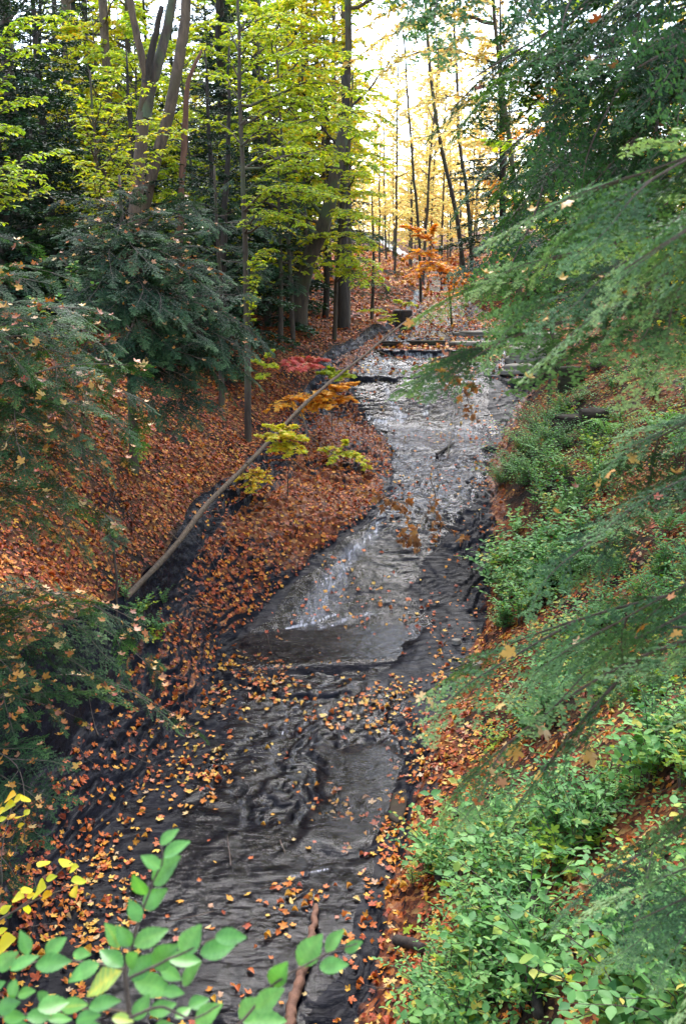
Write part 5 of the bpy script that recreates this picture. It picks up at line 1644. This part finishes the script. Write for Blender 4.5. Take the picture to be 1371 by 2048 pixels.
# a leaf with rows of points across so that it can curl, and a toothed margin
nx = 15
u_ = np.linspace(0, 1, nx)
hw = .30 * np.sin(np.pi * u_ ** .82) ** .85 * (1 - .35 * u_ ** 3) + .02 * (np.arange(nx) % 2) * (u_ < .95)
hw[0] = .01; hw[-1] = .0
V = []
for i in range(nx):
    for q in (-1, -.5, 0, .5, 1):
        V.append((u_[i], q * hw[i], .10 * abs(q) * hw[i] * 2.2 - .10 * (u_[i] - .4) ** 2))
F = [(i * 5 + j, (i + 1) * 5 + j, (i + 1) * 5 + j + 1, i * 5 + j + 1) for i in range(nx - 1) for j in range(4)]
ELM = (np.array(V), np.array(F))
VEIN = np.array([(.26 if q == 2 else (.12 if (i + abs(q - 2)) % 2 else -.10)) for i in range(nx) for q in range(5)])      # midrib and side veins are paler
for k, (a, c) in enumerate(ELM_LEAF):
    d_ = D0 + (.15 if a[0] > 900 else 0) + rng.uniform(-.06, .06)
    A = Q(*a, d_); B = Q(*c, d_ + rng.uniform(-.02, .025))
    ln = np.linalg.norm(B - A)
    b = MB()
    up = np.array((rng.normal() * .25, -.55 + rng.normal() * .2, 1.0))
    b.inst(ELM, frames(nrm(B - A)[None], up[None]), (A - off)[None], np.array([[ln, ln * rng.uniform(.9, 1.1), ln]]), np.array([.96 if k in (13, 33) else rng.uniform(.1, .7)]))
    b.r[-1] = np.clip(b.r[-1] + VEIN, 0, 1)
    b.build('leaf', M['elm'], t, smooth=True)

# yellow-leaved twigs at the left
for lab, stems, leaves, d_, sz in [
    ('twig with small yellow leaves reaching in above the elm shoot', [[(-60, 1090), (60, 1020), (150, 950), (240, 860), (285, 830)], [(60, 1020), (180, 960), (300, 920)]],
     [((150, 850), (198, 825)), ((248, 850), (268, 818)), ((275, 862), (308, 848)), ((180, 900), (225, 885)), ((280, 905), (342, 905)), ((288, 930), (298, 970)), ((85, 950), (130, 935)), ((55, 970), (95, 968)), ((105, 968), (145, 955)), ((140, 945), (178, 930)), ((165, 965), (205, 955)), ((105, 995), (112, 1035)), ((0, 1030), (45, 1000)), ((-10, 1170), (60, 1130)), ((-10, 1110), (30, 1090))], 4.0, 1),
    ('twig with a few pale yellow leaves in front of the dark rock wall', [[(-60, 720), (0, 690), (60, 620), (100, 590)]],
     [((25, 585), (62, 565)), ((55, 590), (95, 572)), ((15, 620), (58, 605)), ((-10, 640), (25, 622)), ((30, 665), (62, 640)), ((68, 660), (95, 648)), ((95, 645), (118, 625)), ((70, 692), (98, 680)), ((85, 590), (118, 580)), ((-10, 670), (30, 655))], 4.2, 1)]:
    t = thing('yellow_leaved_twig', lab, 'twig', tuple(Q(*stems[0][0], d_)))
    off = np.array(t.location)
    for st in stems:
        b = MB(); b.tube(path([Q(x, y, d_) for x, y in st], 14, .002) - off, np.linspace(.005, .0015, 14), 5); b.build('stem', M['twig'], t, smooth=True)
    for a, c in leaves:
        A = Q(*a, d_ + rng.uniform(-.05, .05)); B = Q(*c, d_ + rng.uniform(-.08, .08)); ln = np.linalg.norm(B - A)
        b = MB()
        b.inst(ELM, frames(nrm(B - A)[None], np.array([[rng.normal() * .4, -.6, 1.0]])), (A - off)[None], np.array([[ln, ln * 1.0, ln]]), np.array([rng.uniform(.55, .95)]))
        b.build('leaf', M['yellow'], t, smooth=True)

# dry brown oak leaves hanging on thin twigs over the creek
for lab, pts, d_ in [('dry brown leaves hanging on a twig in front of the upper falls', [[(900, 700), (905, 750), (930, 790), (940, 820), (944, 838)], [(905, 750), (890, 765)], [(930, 765), (955, 770)]], 5.5),
                     ('cluster of dry brown leaves hanging before the lower cascade', [[(740, 985), (780, 1000), (815, 1010), (820, 1045)], [(790, 1000), (760, 1010)], [(780, 1000), (800, 1020)], [(700, 980), (760, 992)]], 6.0),
                     ('wide spray of dry brown leaves hanging over the dark stepped rock', [[(860, 960), (870, 990), (850, 1030), (830, 1060), (800, 1080)], [(860, 1010), (900, 1060), (930, 1075)], [(850, 1030), (880, 1080)], [(830, 1060), (840, 1100)], [(800, 1060), (815, 1085)]], 6.0)]:
    p0 = P(*pts[0][0], Yof(*pts[0][0], d_))
    t = thing('dry_leaf_twig', lab, 'twig', tuple(p0))
    off = p0
    wb, lb = MB(), MB()
    for st in pts:
        q = path([P(a, c, Yof(a, c, d_)) for a, c in st], 10, .003)
        wb.tube(q - off, np.linspace(.004, .002, 10), 4)
        n = 6 + 3 * len(st)
        f = rng.uniform(.1, 1, n) * 8.99
        i0 = f.astype(int)
        pos = q[i0] + (q[i0 + 1] - q[i0]) * (f - i0)[:, None] + rng.normal(size=(n, 3)) * .015
        dd = nrm(np.c_[rng.normal(size=(n, 2)) * .6, rng.uniform(-1, -.1, n)])
        lb.inst(MAPLE[3], frames(dd, rng.normal(size=(n, 3))), pos - off, np.c_[rng.uniform(.03, .065, n), rng.uniform(.02, .05, n), rng.uniform(.03, .06, n)], rng.random(n))
    wb.build('stem', M['twig'], t); lb.build('foliage', M['brown'], t)

# ------------------------------------------------------------------ leaves caught on the hemlock boughs
big = [(1003, 1452, 'pale orange', .75, 'on the bough beside the shallow basin, nearest the creek'), (1078, 1425, 'pale cream', .86, 'with a curled edge, on the bough above the basin'), (1140, 1452, 'pinkish tan', .9, 'broad, at the middle of the same bough'), (1085, 1470, 'dusty tan', .88, 'folded, under the pinkish broad one'),
       (1050, 1512, 'golden orange', .6, 'hanging below the pale ones'), (1010, 1522, 'rusty red', .2, 'beside a golden one'), (985, 1540, 'cream', .87, 'small, close to the rusty red one'), (1007, 1566, 'dull pink', .95, 'small and alone below the cluster'), (1195, 1545, 'bright golden', .62, 'large and alone, to the side of the cluster'),
       (1270, 140, 'golden orange', .6, 'large, high on the dark boughs'), (1200, 45, 'dry brown', .15, 'long and curled, near the top'), (1305, 10, 'yellow', .7, 'at the very top'), (1218, 390, 'scarlet', .98, 'small, in the middle of the dark boughs'), (1260, 395, 'orange', .5, 'close by the scarlet one'), (1135, 408, 'amber', .55, 'at the dark gap between boughs'),
       (1200, 980, 'golden yellow', .62, 'big, caught on a hanging dark bough'), (1262, 915, 'pale yellow', .72, 'hanging by its stalk over the upper bank'), (1215, 950, 'light orange', .55, 'small, just above a big golden one'), (1145, 1775, 'salmon', .95, 'pair-like curled, on the lowest dark bough'), (1165, 1780, 'salmon tan', .9, 'right beside the curled salmon one'),
       (1088, 645, 'amber', .6, 'lying along the level grey-green bough'), (1270, 1620, 'deep red', .99, 'small, on the bough beside the green plants'), (1232, 1625, 'amber', .6, 'next to the deep red one'), (1355, 1270, 'golden', .6, 'near the edge, above the ferns'), (1030, 1305, 'yellow', .66, 'alone on a bough tip over the bank'), (1285, 1250, 'orange tan', .5, 'flat, lower on the fern-side bough'),
       (845, 1395, 'cream', .87, 'on the bough tip reaching nearest the creek'), (870, 1400, 'pale tan', .84, 'second on the bough tip nearest the creek'), (825, 655, 'amber', .5, 'small, hanging over the upper ledge')]
_bp = np.concatenate((bough_points(TD.name, 30000), bough_points(TE.name, 20000)))
_dl = _bp - (0, 0, CAMZ)
_dp = _dl[:, 1] * CT - _dl[:, 2] * ST
_px = CX + FPX * _dl[:, 0] / _dp
_py = CY - FPX * (_dl[:, 1] * ST + _dl[:, 2] * CT) / _dp
for px, py, colr, rn, where in big:
    d_ = 2.45 if px > 950 else 3.0
    if py < 450: d_ = 3.9
    k_ = int(np.argmin(np.hypot(_px - px, _py - py) + 4 * np.abs(_dp - d_)))      # it lies on the nearest spray
    A = _bp[k_] + (0, -.01, .012)
    d_ = float(_dp[k_])
    b = MB()
    sz = rng.uniform(.030, .042) * (1.25 if 'big' in where or 'large' in where or 'broad' in where else 1) * (.75 if 'small' in where else 1) * d_ / 2.45
    b.inst(MAPLE_FINE[rng.integers(0, 2)], frames(nrm(np.array([[rng.normal(), rng.normal() * .6, -.4]])), np.array([[rng.normal() * 1.0, -.3 + rng.normal() * .7, .8]])), np.array([[0, 0, 0.]]), np.array([sz]), np.array([rn]))
    o = b.build('maple_leaf', M['catch'])
    o.location = tuple(A)
    tag(o, f'{colr} maple leaf, {where}', 'leaf')
cl = MB()
for tr_, n, sz in [(TA, 420, (.05, .085)), (TB, 620, (.045, .085)), (TC, 380, (.045, .08)), (TD, 120, (.025, .045)), (TE, 110, (.035, .06))]:
    q = bough_points(tr_.name, n)
    n = len(q)
    R = frames(nrm(rng.normal(size=(n, 3)) * (1, 1, .35)), np.array([[0, -.2, 1.0]]) + rng.normal(size=(n, 3)) * .45)
    cl.inst(MAPLE[0], R[::2], q[::2] + (0, 0, .012), rng.uniform(*sz, len(q[::2])), rng.random(len(q[::2])))
    cl.inst(MAPLE[3], R[1::2], q[1::2] + (0, 0, .012), rng.uniform(*sz, len(q[1::2])), rng.random(len(q[1::2])))
tag(cl.build('caught_leaves', M['catch']), kind='stuff')
